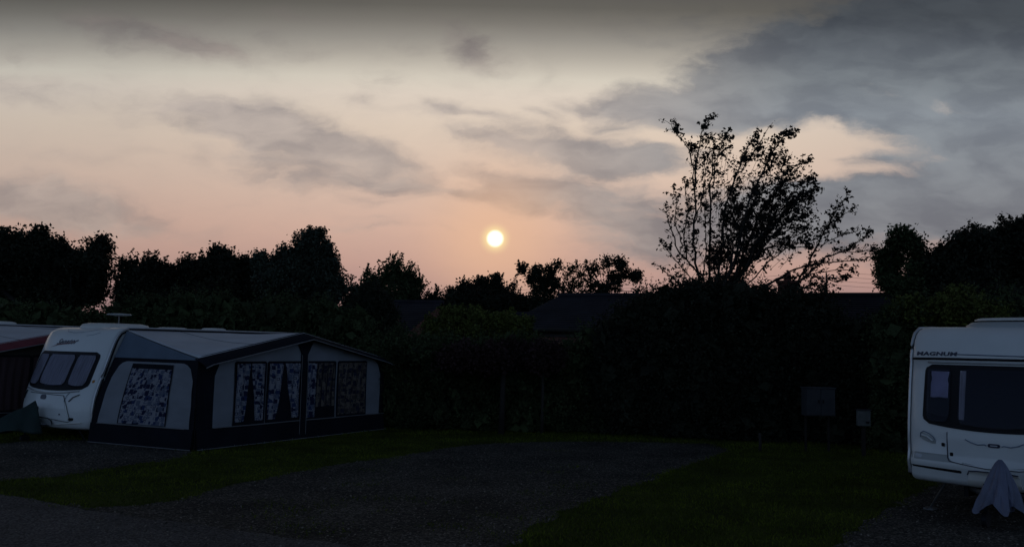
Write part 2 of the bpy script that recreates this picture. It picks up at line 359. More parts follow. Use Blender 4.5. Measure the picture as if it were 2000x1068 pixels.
PITCHP = [(980, 1100), (1015, 1045), (1100, 1000), (1185, 968), (1300, 926), (1385, 897), (1425, 880), (1400, 868), (1280, 864), (1150, 862), (1030, 864),
          (950, 867), (870, 875), (800, 887), (700, 901), (600, 918), (520, 934), (455, 949), (390, 966), (330, 979), (260, 988), (180, 990), (120, 985), (200, 1100)]
pitch_o, pitch_v = region('gravel_pitch', PITCHP, gravel_m, .006)
left_o, left_v = region('gravel_hardstanding', [(-140, 872), (60, 862), (150, 858), (330, 872), (385, 884), (330, 899), (230, 913), (120, 930), (0, 940), (-160, 950)], gravel_m, .006)
right_o, right_v = region('gravel_stand', [(1610, 1110), (1660, 1040), (1740, 990), (1800, 955), (1880, 935), (2200, 950), (2300, 1110)], gravel_m, .006)
road_o, road_v = region('road', [(-400, 950), (-100, 955), (0, 966), (80, 980), (170, 996), (300, 1015), (450, 1035), (620, 1058), (800, 1085), (960, 1110), (900, 1500), (-900, 1500)], road_m, .012, .04)

def quads(name, C, A, B, m, parent=None):
    """many small rhombic faces at C with half axes A and B"""
    n = len(C); V = np.empty((n, 4, 3), np.float32)
    V[:, 0] = C-A; V[:, 1] = C+B; V[:, 2] = C+A; V[:, 3] = C-B
    return rawmesh(name, V.reshape(-1, 3), n, m, parent)
def rawmesh(name, V, nq, m, parent=None, extra=None):
    me = bpy.data.meshes.new(name); nv = len(V); idx = np.arange(nq*4, dtype=np.int32)
    if extra is not None:
        eV, eF = extra; V = np.vstack([V, eV]).astype(np.float32); idx = np.concatenate([idx, (eF+nv).ravel().astype(np.int32)])
    me.vertices.add(len(V)); me.vertices.foreach_set('co', V.ravel().astype(np.float32))
    nf = len(idx)//4
    me.loops.add(len(idx)); me.loops.foreach_set('vertex_index', idx)
    me.polygons.add(nf); me.polygons.foreach_set('loop_start', np.arange(0, nf*4, 4, dtype=np.int32))
    me.update(calc_edges=True); me.validate(); me.materials.append(m)
    return link(bpy.data.objects.new(name, me), parent)

def inside(px, py, poly):
    x = np.array([p[0] for p in poly]); y = np.array([p[1] for p in poly]); r = np.zeros(len(px), bool); j = len(x)-1
    for i in range(len(x)):
        c = ((y[i] > py) != (y[j] > py)) & (px < (x[j]-x[i])*(py-y[i])/(y[j]-y[i]+1e-12)+x[i]); r ^= c; j = i
    return r
# grass blades over the turf (thinned with distance), ragged tufts along the gravel edges
n = 230000
Yb = 6+17.5*rng.random(n)**.85; Xb = (rng.random(n)*2-1)*(Yb*.66+.3)
keep = ~(inside(Xb, Yb, pitch_v) | inside(Xb, Yb, left_v) | inside(Xb, Yb, right_v) | inside(Xb, Yb, road_v))
Xb, Yb = Xb[keep], Yb[keep]
ex, ey = [], []
for poly in (pitch_v, left_v, right_v, road_v):
    for i, a in enumerate(poly):
        b = poly[(i+1) % len(poly)]; L_ = (b-a).length
        for k in range(int(L_*70)):
            p = a.lerp(b, random.random()); ex.append(p.x+random.gauss(0, .07)); ey.append(p.y+random.gauss(0, .07))
ex, ey = np.array(ex), np.array(ey); kk = ~(inside(ex, ey, road_v) & inside(ex, ey, pitch_v)); 
# no tufts where gravel simply meets the road
k2 = ~((inside(ex, ey+.25, pitch_v) | inside(ex, ey+.25, road_v)) & (inside(ex, ey-.25, road_v)))
ex, ey = ex[kk & k2], ey[kk & k2]
# stray weeds growing through the pitch
wx = rng.normal(0, .2, 2600); wy = rng.normal(0, .14, 2600); cs = [ground(random.uniform(500, 1350), random.uniform(880, 1050)) for _ in range(60)]
wc = rng.integers(0, 60, 2600); wx += np.array([cs[i].x for i in wc]); wy += np.array([cs[i].y for i in wc])
Xb = np.concatenate([Xb, ex, wx]); Yb = np.concatenate([Yb, ey, wy]); n = len(Xb)
patch = .5+.5*np.sin(Xb*1.7+np.sin(Yb*1.1)*2)*np.cos(Yb*2.3+Xb*.6)
h = (.018+.035*rng.random(n))*(.7+.6*patch); lean = rng.normal(0, .45, (n, 2))*h[:, None]
wdt = .004+.005*rng.random(n); th = rng.random(n)*np.pi
base_ = np.stack([Xb, Yb, np.full(n, -.004)], 1); A = np.stack([lean[:, 0]/2, lean[:, 1]/2, h/2], 1); B = np.stack([np.cos(th)*wdt, np.sin(th)*wdt, 0*wdt], 1)
gr = quads('grass', base_+A, A, B, mat('grass_blades', (.056, .070, .008), .8, .35, .9, spec=.1, col2=(.10, .118, .012), perleaf=.45))
tag(gr, 'short dark grass between the gravel stands', 'grass', kind='stuff')
# loose stones
n = 42000; Ys = 7+15*rng.random(n); Xs = (rng.random(n)*2-1)*(Ys*.64)
kp = inside(Xs, Ys, pitch_v) | inside(Xs, Ys, left_v) | inside(Xs, Ys, right_v) | (inside(Xs, Ys, road_v) & (rng.random(n) < .5)); Xs, Ys = Xs[kp], Ys[kp]; n = len(Xs)
s_ = .006+.014*rng.random(n)**2; a_ = rng.random(n)*np.pi
C = np.stack([Xs, Ys, .014+s_*.4], 1)
A = np.stack([np.cos(a_)*s_, np.sin(a_)*s_, rng.normal(0, .25, n)*s_], 1); B = np.stack([-np.sin(a_)*s_*.8, np.cos(a_)*s_*.8, rng.normal(0, .3, n)*s_], 1)
st = quads('loose_stones', C, A, B, mat('stone_chips', (.13, .112, .092), .8, .3, 40, perleaf=.55))
tag(st, 'small loose stone chips on the gravel stands', 'gravel', kind='stuff')

# ---------------------------------------------------------------- vegetation
def unit(n, g=rng):
    v = g.normal(size=(n, 3)); return v/np.linalg.norm(v, axis=1, keepdims=True)
def core(lobes, k=.78, seed=0):
    """big inner leaf sprays that make the middle of a crown opaque"""
    Vs = []
    for (cx, cy, cz, rx, ry, rz) in lobes:
        n = int(220+380*rx*rz); d = unit(n); c = np.array([cx, cy, cz])+d*(rng.random((n, 1))**.45*k*.93)*np.array([rx, ry, rz])
        sz = min(.22, .22*min(rx, rz)+.05)*(.5+.8*rng.random((n, 1))); A = unit(n)*sz; B = np.cross(A, unit(n))*.75
        q = np.empty((n, 4, 3)); q[:, 0] = c-A; q[:, 1] = c+B; q[:, 2] = c+A; q[:, 3] = c-B; Vs.append(q.reshape(-1, 3))
    V = np.vstack(Vs); return V, np.arange(len(V)).reshape(-1, 4)
def leafcloud(C, size, wind=(0, 0, 0), aspect=.55):
    n = len(C); A = unit(n); A[:, 2] *= .8; A += np.array(wind); A /= np.linalg.norm(A, axis=1, keepdims=True)
    Bv = np.cross(A, unit(n)); Bv /= np.linalg.norm(Bv, axis=1, keepdims=True)+1e-9
    s = size*(.6+.8*rng.random(n))[:, None]
    return A*s*.5, Bv*s*.5*aspect
def crown_points(lobes, nclump, per, spread, shell=.55, flat=1.0):
    vol = np.array([l[3]*l[5] for l in lobes]); pk = rng.choice(len(lobes), nclump, p=vol/vol.sum()); Lb = np.array(lobes)[pk]
    d = unit(nclump); r = (shell+(1.02-shell)*rng.random(nclump)**.6)[:, None]
    cc = Lb[:, :3]+d*r*Lb[:, 3:]
    C = np.repeat(cc, per, 0)+np.clip(rng.normal(size=(nclump*per, 3)), -1.5, 1.5)*np.array([spread, spread, spread*flat])*(.5+rng.random((nclump*per, 1)))
    return cc, C
def skeleton(mb, base, targets, r0=.16, seedpts=None):
    """grow limbs from the base to every clump, thickest where most of them share a limb"""
    nodes = [Vector(b) for b in (seedpts or [base])]; par = [-1]+list(range(len(nodes)-1)) 
    T = sorted(targets, key=lambda p: (Vector(p)-nodes[0]).length)
    for p in T:
        p = Vector(p); best = min(range(len(nodes)), key=lambda i: (nodes[i]-p).length*(1.5 if nodes[i].z > p.z+.1 else 1)+.15*(nodes[i]-nodes[0]).length)
        q = nodes[best]; L_ = (p-q).length
        if L_ > .5:
            mid = q.lerp(p, .5)+Vector((random.uniform(-1, 1), random.uniform(-1, 1), random.uniform(-.3, 1)))*.09*L_
            nodes.append(mid); par.append(best); best = len(nodes)-1
        nodes.append(p); par.append(best)
    w = [0]*len(nodes)
    kids = [0]*len(nodes)
    for i in range(len(nodes)-1, 0, -1):
        if kids[i] == 0: w[i] = 1
        if par[i] >= 0: w[par[i]] += w[i]; kids[par[i]] += 1
    tot = max(w[0], 1)
    for i in range(1, len(nodes)):
        if par[i] < 0: continue
        ra = r0*(min(tot, w[i])/tot)**.5
        mb.tube([nodes[par[i]], nodes[i]], max(.007, ra*1.08), 5, max(.006, ra*.92))
def L3(lobes, Y, zr=.9, dj=.5):
    """lobes in picture units at a distance Y -> ellipsoids in metres"""
    o = []
    for px, py, rx, ry in lobes:
        y = Y+random.uniform(-dj, dj); c = at(px, py, y); s = y/F
        o.append((c.x, c.y, c.z, rx*s, max(rx, ry)*s*zr, ry*s))
    return o
def tree(name, label, lobes, Y, m, base_px=None, nclump=500, per=26, spread=.22, leaf=.13, dense=.8, trunk_r=.2, cat='tree', group=None, sprigs=0, slen=.7,
         shell=.5, limbs=70, wind=(0, 0, 0), dj=.6, zr=.9):
    Lb = L3(lobes, Y, zr, dj); mains = list(Lb); Lb = [(a, b, c_, rx*.9, ry*.9, rz*.88) for a, b, c_, rx, ry, rz in Lb]
    if dense:
        for a, b, c_, rx, ry, rz in mains:      # boughs standing out of the main mass
            for q in range(7):
                th_, el_ = random.uniform(0, 2*math.pi), random.uniform(-.5, 1.5); k_ = random.uniform(.20, .38)
                Lb.append((a+rx*.86*math.cos(th_)*math.cos(el_), b+ry*.8*math.sin(th_)*math.cos(el_), c_+rz*.9*math.sin(el_), rx*k_*random.uniform(.7, 1.2), ry*k_, rz*k_*random.uniform(.7, 1.3)))
    cx = sum(l[0] for l in Lb)/len(Lb); zlow = min(l[2]-l[5] for l in Lb)
    if base_px is not None: cx = at(base_px, 680, Y).x
    root = empty(name, (cx, Y, 0)); off = np.array([cx, Y, 0])
    cc, C = crown_points(Lb, int(nclump*1.15), int(per*1.35), spread*.72, shell)
    if sprigs:
        tops = cc[np.argsort(-(cc[:, 2]+rng.normal(0, .5, len(cc))))[:sprigs]]
        pts = []
        for p in tops:
            d = np.array([random.gauss(.12, .3), random.gauss(0, .35), .8])+(p-np.array(min(mains, key=lambda l_: abs(l_[0]-p[0])+abs(l_[2]-p[2]))[:3]))*np.array([.8, .3, .4])/2; d /= np.linalg.norm(d); l = slen*random.uniform(.4, 1)
            for k in range(22): pts.append(p+d*l*(k/21-.15)+rng.normal(0, .045, 3)*(1.5-k/21))
        C = np.vstack([C, np.array(pts)]); sp_ = tops
    C = C[C[:, 2] > .05]
    A, B = leafcloud(C-off, leaf, wind); n = len(C); V = np.empty((n, 4, 3), np.float32); Co = C-off
    V[:, 0] = Co-A; V[:, 1] = Co+B; V[:, 2] = Co+A; V[:, 3] = Co-B
    ex = None
    if dense:
        eV, eF = core(mains, dense*.9, len(lobes)); eV = eV-off; eV[:, 2] = np.maximum(eV[:, 2], .02); ex = (eV, eF)
    rawmesh('crown', V.reshape(-1, 3), n, m, root, ex)
    mb = MB(); sel = cc[rng.choice(len(cc), min(limbs, len(cc)), replace=False)]-off
    trunk = [Vector((0, 0, -.1)), Vector((random.uniform(-.1, .1), 0, zlow*.5)), Vector((random.uniform(-.2, .2), 0, max(zlow, .4)+.2))]
    mb.tube(trunk, trunk_r, 8, trunk_r*.75)
    skeleton(mb, trunk[-1], [tuple(s) for s in sel], trunk_r*.8, seedpts=[trunk[-1]])
    mb.build('trunk', wood, root, True)
    tag(root, label, cat, group)
    return root
# background trees, left to right
TG = 'trees along the skyline'
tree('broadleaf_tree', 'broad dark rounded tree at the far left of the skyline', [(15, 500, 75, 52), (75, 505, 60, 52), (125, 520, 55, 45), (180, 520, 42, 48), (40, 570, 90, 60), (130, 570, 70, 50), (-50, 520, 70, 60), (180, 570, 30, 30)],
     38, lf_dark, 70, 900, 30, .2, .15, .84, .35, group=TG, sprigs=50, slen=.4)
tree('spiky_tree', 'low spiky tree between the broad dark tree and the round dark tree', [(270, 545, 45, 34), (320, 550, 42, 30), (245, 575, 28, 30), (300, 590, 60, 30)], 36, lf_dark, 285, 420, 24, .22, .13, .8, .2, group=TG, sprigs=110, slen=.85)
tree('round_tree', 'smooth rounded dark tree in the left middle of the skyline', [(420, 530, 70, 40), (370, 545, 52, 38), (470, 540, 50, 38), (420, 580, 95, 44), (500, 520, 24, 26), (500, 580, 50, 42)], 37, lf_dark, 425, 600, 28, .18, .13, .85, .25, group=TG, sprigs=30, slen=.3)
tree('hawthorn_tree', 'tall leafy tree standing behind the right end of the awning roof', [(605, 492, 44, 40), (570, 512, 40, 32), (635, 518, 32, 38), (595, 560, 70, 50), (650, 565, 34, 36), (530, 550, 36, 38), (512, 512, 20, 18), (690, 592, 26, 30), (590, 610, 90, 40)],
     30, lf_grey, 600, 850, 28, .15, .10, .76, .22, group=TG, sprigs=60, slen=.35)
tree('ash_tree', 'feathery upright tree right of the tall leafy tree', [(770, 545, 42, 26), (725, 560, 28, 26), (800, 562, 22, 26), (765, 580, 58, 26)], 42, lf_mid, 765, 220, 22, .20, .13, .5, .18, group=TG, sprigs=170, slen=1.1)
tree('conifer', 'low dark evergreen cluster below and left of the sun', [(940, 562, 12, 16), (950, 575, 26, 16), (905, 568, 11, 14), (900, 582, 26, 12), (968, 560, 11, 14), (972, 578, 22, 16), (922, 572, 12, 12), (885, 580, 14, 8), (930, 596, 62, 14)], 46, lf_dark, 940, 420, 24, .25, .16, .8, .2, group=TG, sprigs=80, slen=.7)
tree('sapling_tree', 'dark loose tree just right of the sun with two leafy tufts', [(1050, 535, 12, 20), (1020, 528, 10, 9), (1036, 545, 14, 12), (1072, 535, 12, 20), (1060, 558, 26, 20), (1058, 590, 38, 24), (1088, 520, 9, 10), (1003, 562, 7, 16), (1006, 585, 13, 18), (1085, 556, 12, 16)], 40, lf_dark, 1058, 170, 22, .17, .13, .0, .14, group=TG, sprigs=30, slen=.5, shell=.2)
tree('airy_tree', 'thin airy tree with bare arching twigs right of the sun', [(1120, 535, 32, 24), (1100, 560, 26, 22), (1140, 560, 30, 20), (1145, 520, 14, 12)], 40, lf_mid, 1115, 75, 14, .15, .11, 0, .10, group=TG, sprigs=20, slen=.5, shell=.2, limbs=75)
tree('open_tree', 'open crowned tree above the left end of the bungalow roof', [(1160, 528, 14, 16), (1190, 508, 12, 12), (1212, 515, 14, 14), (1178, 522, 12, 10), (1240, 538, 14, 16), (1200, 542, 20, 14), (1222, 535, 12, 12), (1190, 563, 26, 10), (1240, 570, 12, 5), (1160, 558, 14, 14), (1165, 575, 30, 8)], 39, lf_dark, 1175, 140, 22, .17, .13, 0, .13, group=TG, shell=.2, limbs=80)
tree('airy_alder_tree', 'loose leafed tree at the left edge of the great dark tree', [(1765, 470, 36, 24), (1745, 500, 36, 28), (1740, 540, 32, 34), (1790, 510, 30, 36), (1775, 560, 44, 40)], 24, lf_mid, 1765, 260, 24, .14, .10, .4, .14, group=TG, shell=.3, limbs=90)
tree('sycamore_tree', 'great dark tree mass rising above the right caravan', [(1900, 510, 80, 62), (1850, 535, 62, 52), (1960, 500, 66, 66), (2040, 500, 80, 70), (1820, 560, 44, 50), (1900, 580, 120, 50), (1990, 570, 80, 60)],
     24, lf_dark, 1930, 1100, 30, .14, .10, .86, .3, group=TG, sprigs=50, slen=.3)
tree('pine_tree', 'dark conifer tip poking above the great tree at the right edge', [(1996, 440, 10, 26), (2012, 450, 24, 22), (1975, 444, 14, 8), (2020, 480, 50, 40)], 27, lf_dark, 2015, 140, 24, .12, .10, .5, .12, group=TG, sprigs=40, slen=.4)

# the windblown tree: stems traced in the photo, leaves on side twigs that stream to the right
def wind_tree():
    Y0 = 27.0; Z = lambda x, y: (1240+x/2.542, 200+y/2.542)
    stems = [([(330, 980), (320, 900), (290, 700), (300, 500), (292, 330), (265, 230), (215, 160), (165, 100)], .75),
             ([(300, 420), (305, 300), (325, 190), (345, 120), (375, 80)], .95), ([(300, 600), (330, 480), (350, 360), (345, 260)], .8),
             ([(375, 980), (370, 700), (375, 450), (383, 280), (400, 180)], .8), ([(383, 420), (400, 300), (430, 210), (462, 145)], .8),
             ([(400, 960), (430, 750), (450, 500), (520, 320), (565, 220), (600, 150)], .98), ([(500, 380), (560, 290), (620, 200), (665, 125)], .98),
             ([(430, 950), (500, 760), (560, 500), (640, 330), (690, 240), (740, 170), (785, 150)], .95), ([(600, 420), (660, 300), (700, 200)], .9),
             ([(440, 960), (520, 800), (620, 560), (700, 440), (760, 370), (835, 300)], 1.6), ([(560, 640), (640, 520), (700, 440), (760, 320)], 1.3),
             ([(450, 960), (540, 800), (700, 600), (820, 460), (905, 435)], 1.6), ([(640, 660), (740, 520), (800, 420), (870, 380)], 1.4),
             ([(520, 860), (640, 700), (760, 600), (860, 540)], 1.0), ([(600, 740), (700, 660), (800, 620), (860, 620)], 1.0),
             ([(700, 1000), (800, 900), (900, 720), (950, 620), (1000, 540), (1060, 440)], .9), ([(900, 720), (930, 640), (1000, 590), (1090, 520)], 1.0),
             ([(760, 960), (820, 890), (950, 770), (1080, 720), (1160, 650)], .85), ([(950, 770), (1040, 740), (1130, 740), (1200, 730)], .7),
             ([(560, 960), (700, 880), (850, 850), (1000, 890), (1060, 870)], .6), ([(640, 920), (760, 840), (900, 800), (1080, 790), (1190, 750)], .6),
             ([(300, 900), (240, 830), (200, 780), (130, 700)], 1.0), ([(290, 820), (215, 740), (170, 610), (158, 545), (175, 520)], .4),
             ([(240, 720), (200, 600), (210, 500), (190, 440)], .6), ([(820, 890), (880, 850), (1000, 830), (1100, 830)], .5),
             ([(470, 900), (480, 740), (500, 600), (530, 500)], 1.3), ([(500, 880), (530, 700), (570, 560), (600, 450)], 1.3), ([(455, 860), (460, 700), (450, 560), (465, 430)], 1.0), ([(540, 860), (600, 700), (680, 600), (720, 500)], 1.2), ([(480, 900), (560, 760), (620, 660), (640, 560)], 1.5), ([(460, 880), (500, 700), (540, 600), (600, 480), (640, 420)], 1.5), ([(420, 800), (430, 640), (470, 520), (500, 420)], 1.2),
             ([(330, 900), (350, 760), (350, 620), (345, 520)], .9), ([(560, 900), (700, 760), (800, 700), (900, 680)], .9), ([(640, 950), (780, 900), (900, 930), (1000, 960)], .6),
             ([(330, 880), (260, 780), (245, 660), (260, 520), (250, 400)], .9), ([(700, 960), (800, 940), (880, 900), (940, 920)], 1.0)]
    more = []
    for st, dn_ in stems:
        if dn_ >= 1.0:
            for q in range(1):
                ox = random.choice((-1, 1))*random.uniform(18, 42)
                more.append(([(x+ox*min(1, i_/1.5)*random.uniform(.7, 1.2), y+random.uniform(10, 50)*(i_ > 0)+26*i_) for i_, (x, y) in enumerate(st)], dn_*.7))
    stems = stems+more
    root = empty('windblown_tree', (at(1400, 680, Y0).x, Y0, 0)); off = Vector(root.location)
    mb = MB(); pts = []
    for k, (st, dens) in enumerate(stems):
        y = Y0+random.uniform(-1.1, 1.1)
        P = [at(*Z(*p), y+.25*i*random.uniform(-1, 1)) for i, p in enumerate(st)]
        L_ = sum((P[i+1]-P[i]).length for i in range(len(P)-1)); r0 = .014+.012*min(L_, 6)*(.8 if len(st) > 4 else .5)/2
        dn = []
        for i in range(len(P)-1):
            for j in range(4): 
                q = P[i].lerp(P[i+1], j/4); dn.append(q+Vector((random.gauss(0, .02), 0, random.gauss(0, .02))))
        dn.append(P[-1]); mb.tube([p-off for p in dn], r0, 6, .008)
        nt_ = int(len(dn)*2.4*dens*min(1.2, L_/len(dn)*6))
        for _ in range(nt_):
            f_ = random.uniform(.12, 1)**.85; i = min(int(f_*(len(dn)-1)), len(dn)-2); a = dn[i].lerp(dn[i+1], random.random())
            tdir = (dn[i+1]-dn[i]).normalized(); d = (tdir*.7+Vector((random.gauss(.25, .55), random.gauss(0, .5), random.gauss(.35, .4)))).normalized()
            l = random.uniform(.12, .62)*(1-.45*f_); b = a+d*l
            mb.tube([a-off, a.lerp(b, .5)-off+Vector((0, 0, .02)), b-off], .008, 3, .004)
            ga = random.uniform(.35, 1)
            for _ in range(random.randint(4, 8)):
                q = a.lerp(b, random.choice((ga, 1.0))); pts.append(q+Vector((random.gauss(.02, .042), random.gauss(0, .05), random.gauss(0, .034))))
    # leafy side shoots filling the space between the stems
    zone = [(255, 360), (300, 230), (350, 120), (400, 240), (455, 170), (500, 290), (590, 170), (650, 160), (700, 270), (770, 190), (760, 330), (835, 310), (905, 440), (850, 560), (880, 640), (820, 760), (700, 830), (600, 900), (380, 900), (250, 860), (240, 600)]
    zx, zy = rng.uniform(150, 920, 2600), rng.uniform(100, 920, 2600); ok_ = inside(zx, zy, zone)
    for x, y in list(zip(zx[ok_], zy[ok_]))[:430]:
        if (x < 400 and random.random() < .5) or (y > 620 and random.random() < .6): continue
        a = at(*Z(x, y), Y0+random.uniform(-1.2, 1.2)); d = Vector((random.gauss(.35, .4), random.gauss(0, .4), random.gauss(.8, .3))).normalized(); l = random.uniform(.2, .55); b = a+d*l
        mb.tube([a-d*.35-off, a-off, b-off], .007, 3, .004)
        for _ in range(random.randint(5, 11)):
            pts.append(a.lerp(b, random.uniform(.2, 1.0))+Vector((random.gauss(.03, .06), random.gauss(0, .06), random.gauss(0, .04))))
    # ivy thick on the lower stems
    for cx_, cy_, rx_, ry_, n_ in ((455, 920, 110, 80, 2600), (390, 780, 26, 80, 450), (300, 920, 80, 50, 900), (620, 940, 100, 40, 700), (780, 940, 50, 40, 420), (430, 760, 30, 70, 250)):
        c = at(*Z(cx_, cy_), Y0); s = Y0/F/2.542; d = unit(n_)*(rng.random((n_, 1))**.45)
        for q in d: pts.append(c+Vector((q[0]*rx_*s, q[1]*.8, q[2]*ry_*s)))
    C = np.array([tuple(p-off) for p in pts]); A, B = leafcloud(C, .11, (.5, 0, .1), .55)
    quads('crown', C, A, B, lf_big, root); mb.build('trunk', wood, root, True)
    tag(root, 'tall windblown many stemmed tree leaning to the right above the bungalow roof', 'tree', TG)
    return len(pts)
wind_tree()

# shrubs and hedges
def bush(name, label, lobes, Y, m, nclump=300, per=26, spread=.13, leaf=.085, cat='shrub', group='shrubs behind the pitches', dense=.86, sprigs=0, slen=.3, **k):
    return tree(name, label, lobes, Y, m, None, nclump, per, spread, leaf, dense, .08, cat, group, sprigs, slen, .6, 20, **k)
def hedge_run(pts, Y0, Y1, rx=45, top=None):
    """picture x, top y pairs -> overlapping lobes reaching the ground"""
    o = []
    for i, (px, ty) in enumerate(pts):
        Y = Y0+(Y1-Y0)*i/(len(pts)-1); hz = 677+.0209*(px-1000); gy = hz+CAMH/Y*F
        for k in range(4):
            cy = ty+(gy-ty)*(k+.6)/4.0; o.append((px+random.uniform(-8, 8), cy, rx*random.uniform(.9, 1.15), (gy-ty)/4.0*.95, Y))
    return o
def hedge(name, label, pts, Y0, Y1, m, nclump, rx=45, leaf=.075, per=26, sprigs=60, cat='hedge', group=None, dense=.86):
    H = hedge_run(pts, Y0, Y1, rx); Lb = []
    for px, cy, a, b, Y in H:
        c = at(px, cy, Y+random.uniform(-.25, .25)); s = Y/F; Lb.append((c.x, c.y, max(c.z, .2), a*s, .75, b*s*1.15))
    cx = sum(l[0] for l in Lb)/len(Lb); cy_ = sum(l[1] for l in Lb)/len(Lb)
    cc, C = crown_points(Lb, int(nclump*1.5), int(per*1.3), .12, .6)
    tops = cc[np.argsort(-(cc[:, 2]+rng.normal(0, .5, len(cc))))[:sprigs]]; ps = []
    for p in tops:
        d = np.array([random.gauss(.1, .3), random.gauss(-.1, .3), 1.0]); l = random.uniform(.15, .5)
        for k in range(12): ps.append(p+d*l*k/11+rng.normal(0, .03, 3))
    if ps: C = np.vstack([C, np.array(ps)])
    C = C[C[:, 2] > .02]; off = np.array([cx, cy_, 0]); A, B = leafcloud(C, leaf); n = len(C); V = np.empty((n, 4, 3), np.float32); Co = C-off
    V[:, 0] = Co-A; V[:, 1] = Co+B; V[:, 2] = Co+A; V[:, 3] = Co-B
    eV, eF = core(Lb, dense, 3); eV = eV-off; eV[:, 2] = np.maximum(eV[:, 2], .02)
    o = rawmesh(name, V.reshape(-1, 3), n, m, None, (eV, eF)); o.location = off
    return tag(o, label, cat, group)
hedge('hedge', 'dark hedge running behind the left caravan and awning', [(-40, 612), (20, 604), (80, 606), (140, 618), (185, 622), (235, 606), (300, 592), (370, 590), (430, 592), (480, 606), (530, 600), (580, 600), (630, 604), (680, 620)], 26, 25.5, lf_mid, 1700, 50)
hedge('hedge', 'distant low hedge line under the sun between the ash tree and the bungalow', [(815, 588), (850, 583), (890, 584), (935, 582), (980, 586), (1025, 588), (1070, 592), (1110, 590)], 43, 41, lf_dark, 700, 34, leaf=.11)
hedge('hedge', 'long low dark hedge across the middle behind the empty pitch', [(735, 668), (775, 660), (815, 668), (855, 672), (900, 680), (945, 676), (990, 670), (1030, 674), (1075, 690), (1120, 680), (1160, 655)], 23.5, 23.2, lf_mid, 1500, 42, sprigs=80)
hedge('hedge', 'tall dark hedge under the windblown tree', [(1190, 640), (1225, 612), (1265, 592), (1310, 580), (1355, 575), (1400, 572), (1445, 578), (1490, 588), (1540, 590), (1590, 596), (1630, 625), (1675, 645), (1720, 640), (1760, 628)], 23, 21.5, lf_dark, 2300, 46, sprigs=120)
hedge('hedge', 'dark green hedge behind the right caravan roof', [(1750, 615), (1800, 605), (1850, 600), (1900, 592), (1950, 600), (2000, 604), (2050, 600), (2100, 600)], 20.5, 19.5, lf_mid, 900, 46, sprigs=60)
bush('bush', 'yellow green rounded bush in front of the bungalow', [(905, 640, 60, 38), (860, 650, 40, 34), (960, 645, 62, 34), (1010, 655, 44, 30), (930, 680, 100, 40)], 26, lf_yellow, 800, 28, .11, .085, sprigs=60)
bush('dark_bush', 'dark round bush left of the low slate roof', [(725, 600, 44, 46), (700, 640, 44, 44), (745, 650, 50, 40)], 27, lf_dark, 420, 26)
bush('copper_shrub', 'reddish leaved shrub growing along the middle of the low hedge', [(905, 700, 46, 24), (960, 706, 44, 24), (1010, 700, 50, 24), (1060, 700, 40, 26)], 22.2, lf_red, 460, 24, sprigs=70, slen=.35)
bush('hawthorn_shrub', 'arching leafy shrub behind the right caravan roof', [(1880, 590, 44, 22), (1840, 608, 40, 20), (1790, 612, 60, 20), (1900, 618, 60, 26)], 19.8, lf_yellow, 360, 24, sprigs=20)
bush('garden_shrub', 'loose mid green shrub just right of the awning', [(790, 690, 30, 26), (760, 700, 34, 30), (830, 690, 34, 22)], 23.0, lf_mid, 260, 24, sprigs=30)

# ---------------------------------------------------------------- buildings
def gable_house(name, label, ra, rb, eave_z, half, gable_l=0.0, roof_m=tiles, wall_m=brick, chimney_at=None, hip_l=0.0, over=.3, group=None):
    """ridge from ra to rb (world), roof falling to both sides"""
    ra, rb = Vector(ra), Vector(rb); d = (rb-ra); L_ = d.length; d.normalize(); nrm = Vector((d.y, -d.x, 0))   # towards the viewer
    root = empty(name, (ra.x, ra.y, 0), math.atan2(d.y, d.x)); zr = ra.z
    w = MB(); w.box((-hip_l+over, -half+over, 0), (L_-over, half-over, eave_z))
    w.add([(L_-over, -half+over, eave_z), (L_-over, half-over, eave_z), (L_-over, 0, zr-.15), (0, 0, zr-.15)], [(0, 1, 2)])
    w.build('wall', wall_m, root)
    def fb(y0, y1):
        r = MB(); rows = 16
        for k in range(rows):           # each course of tiles laps the one below
            a, b = k/rows, (k+1)/rows
            za, zb = zr+(eave_z-zr)*a, zr+(eave_z-zr)*b; ya, yb = y0*a, y0*b
            xl_a, xl_b = -hip_l*a, -hip_l*b
            r.add([(xl_a, ya, za), (L_, ya, za), (L_, yb, zb+.03), (xl_b, yb, zb+.03), (xl_b, yb, zb), (L_, yb, zb)], [(0, 1, 2, 3), (3, 2, 5, 4)])
        return r
    r = fb(-half, 0); q = fb(half, 0); r.add(q.V, q.F)
    if hip_l: r.add([(0, 0, zr), (-hip_l, -half, eave_z), (-hip_l, half, eave_z)], [(0, 1, 2)])
    roof = r.build('roof', roof_m, root)
    MB().tube([(-.02, 0, zr+.02), (L_+.02, 0, zr+.02)], .09, 8).build('ridge_tiles', tiles, roof)
    MB().tube([(-hip_l, -half-.05, eave_z-.04), (L_, -half-.05, eave_z-.04)], .055, 8).build('gutter', wood, root)
    fa = MB().box((-hip_l+over, -half+over-.035, eave_z-.24), (L_-over, -half+over-.003, eave_z-.02)); fa.build('fascia', render_w, root)
    for i, x in enumerate((L_*.28, L_*.55, L_*.8)):
        f = MB().box((x-.55, -half+over-.05, eave_z-1.3), (x+.55, -half+over-.004, eave_z-.3)).build('window', render_w, root)
        MB().box((x-.48, -half+over-.06, eave_z-1.23), (x+.48, -half+over-.051, eave_z-.37)).build('pane', darkcab, f)
    if chimney_at:
        for cx in chimney_at:
            c = MB().box((cx-.3, -.3, zr-.6), (cx+.3, .3, zr+.42)); c.box((cx-.36, -.36, zr+.42), (cx+.36, .36, zr+.50)); co = c.build('chimney', brick, roof)
            MB().lathe([(.11, 0), (.13, .05), (.10, .26), (.12, .28)], (cx, 0, zr+.50), 12).build('chimney_pot', brick, co)
    return tag(root, label, 'house', group)
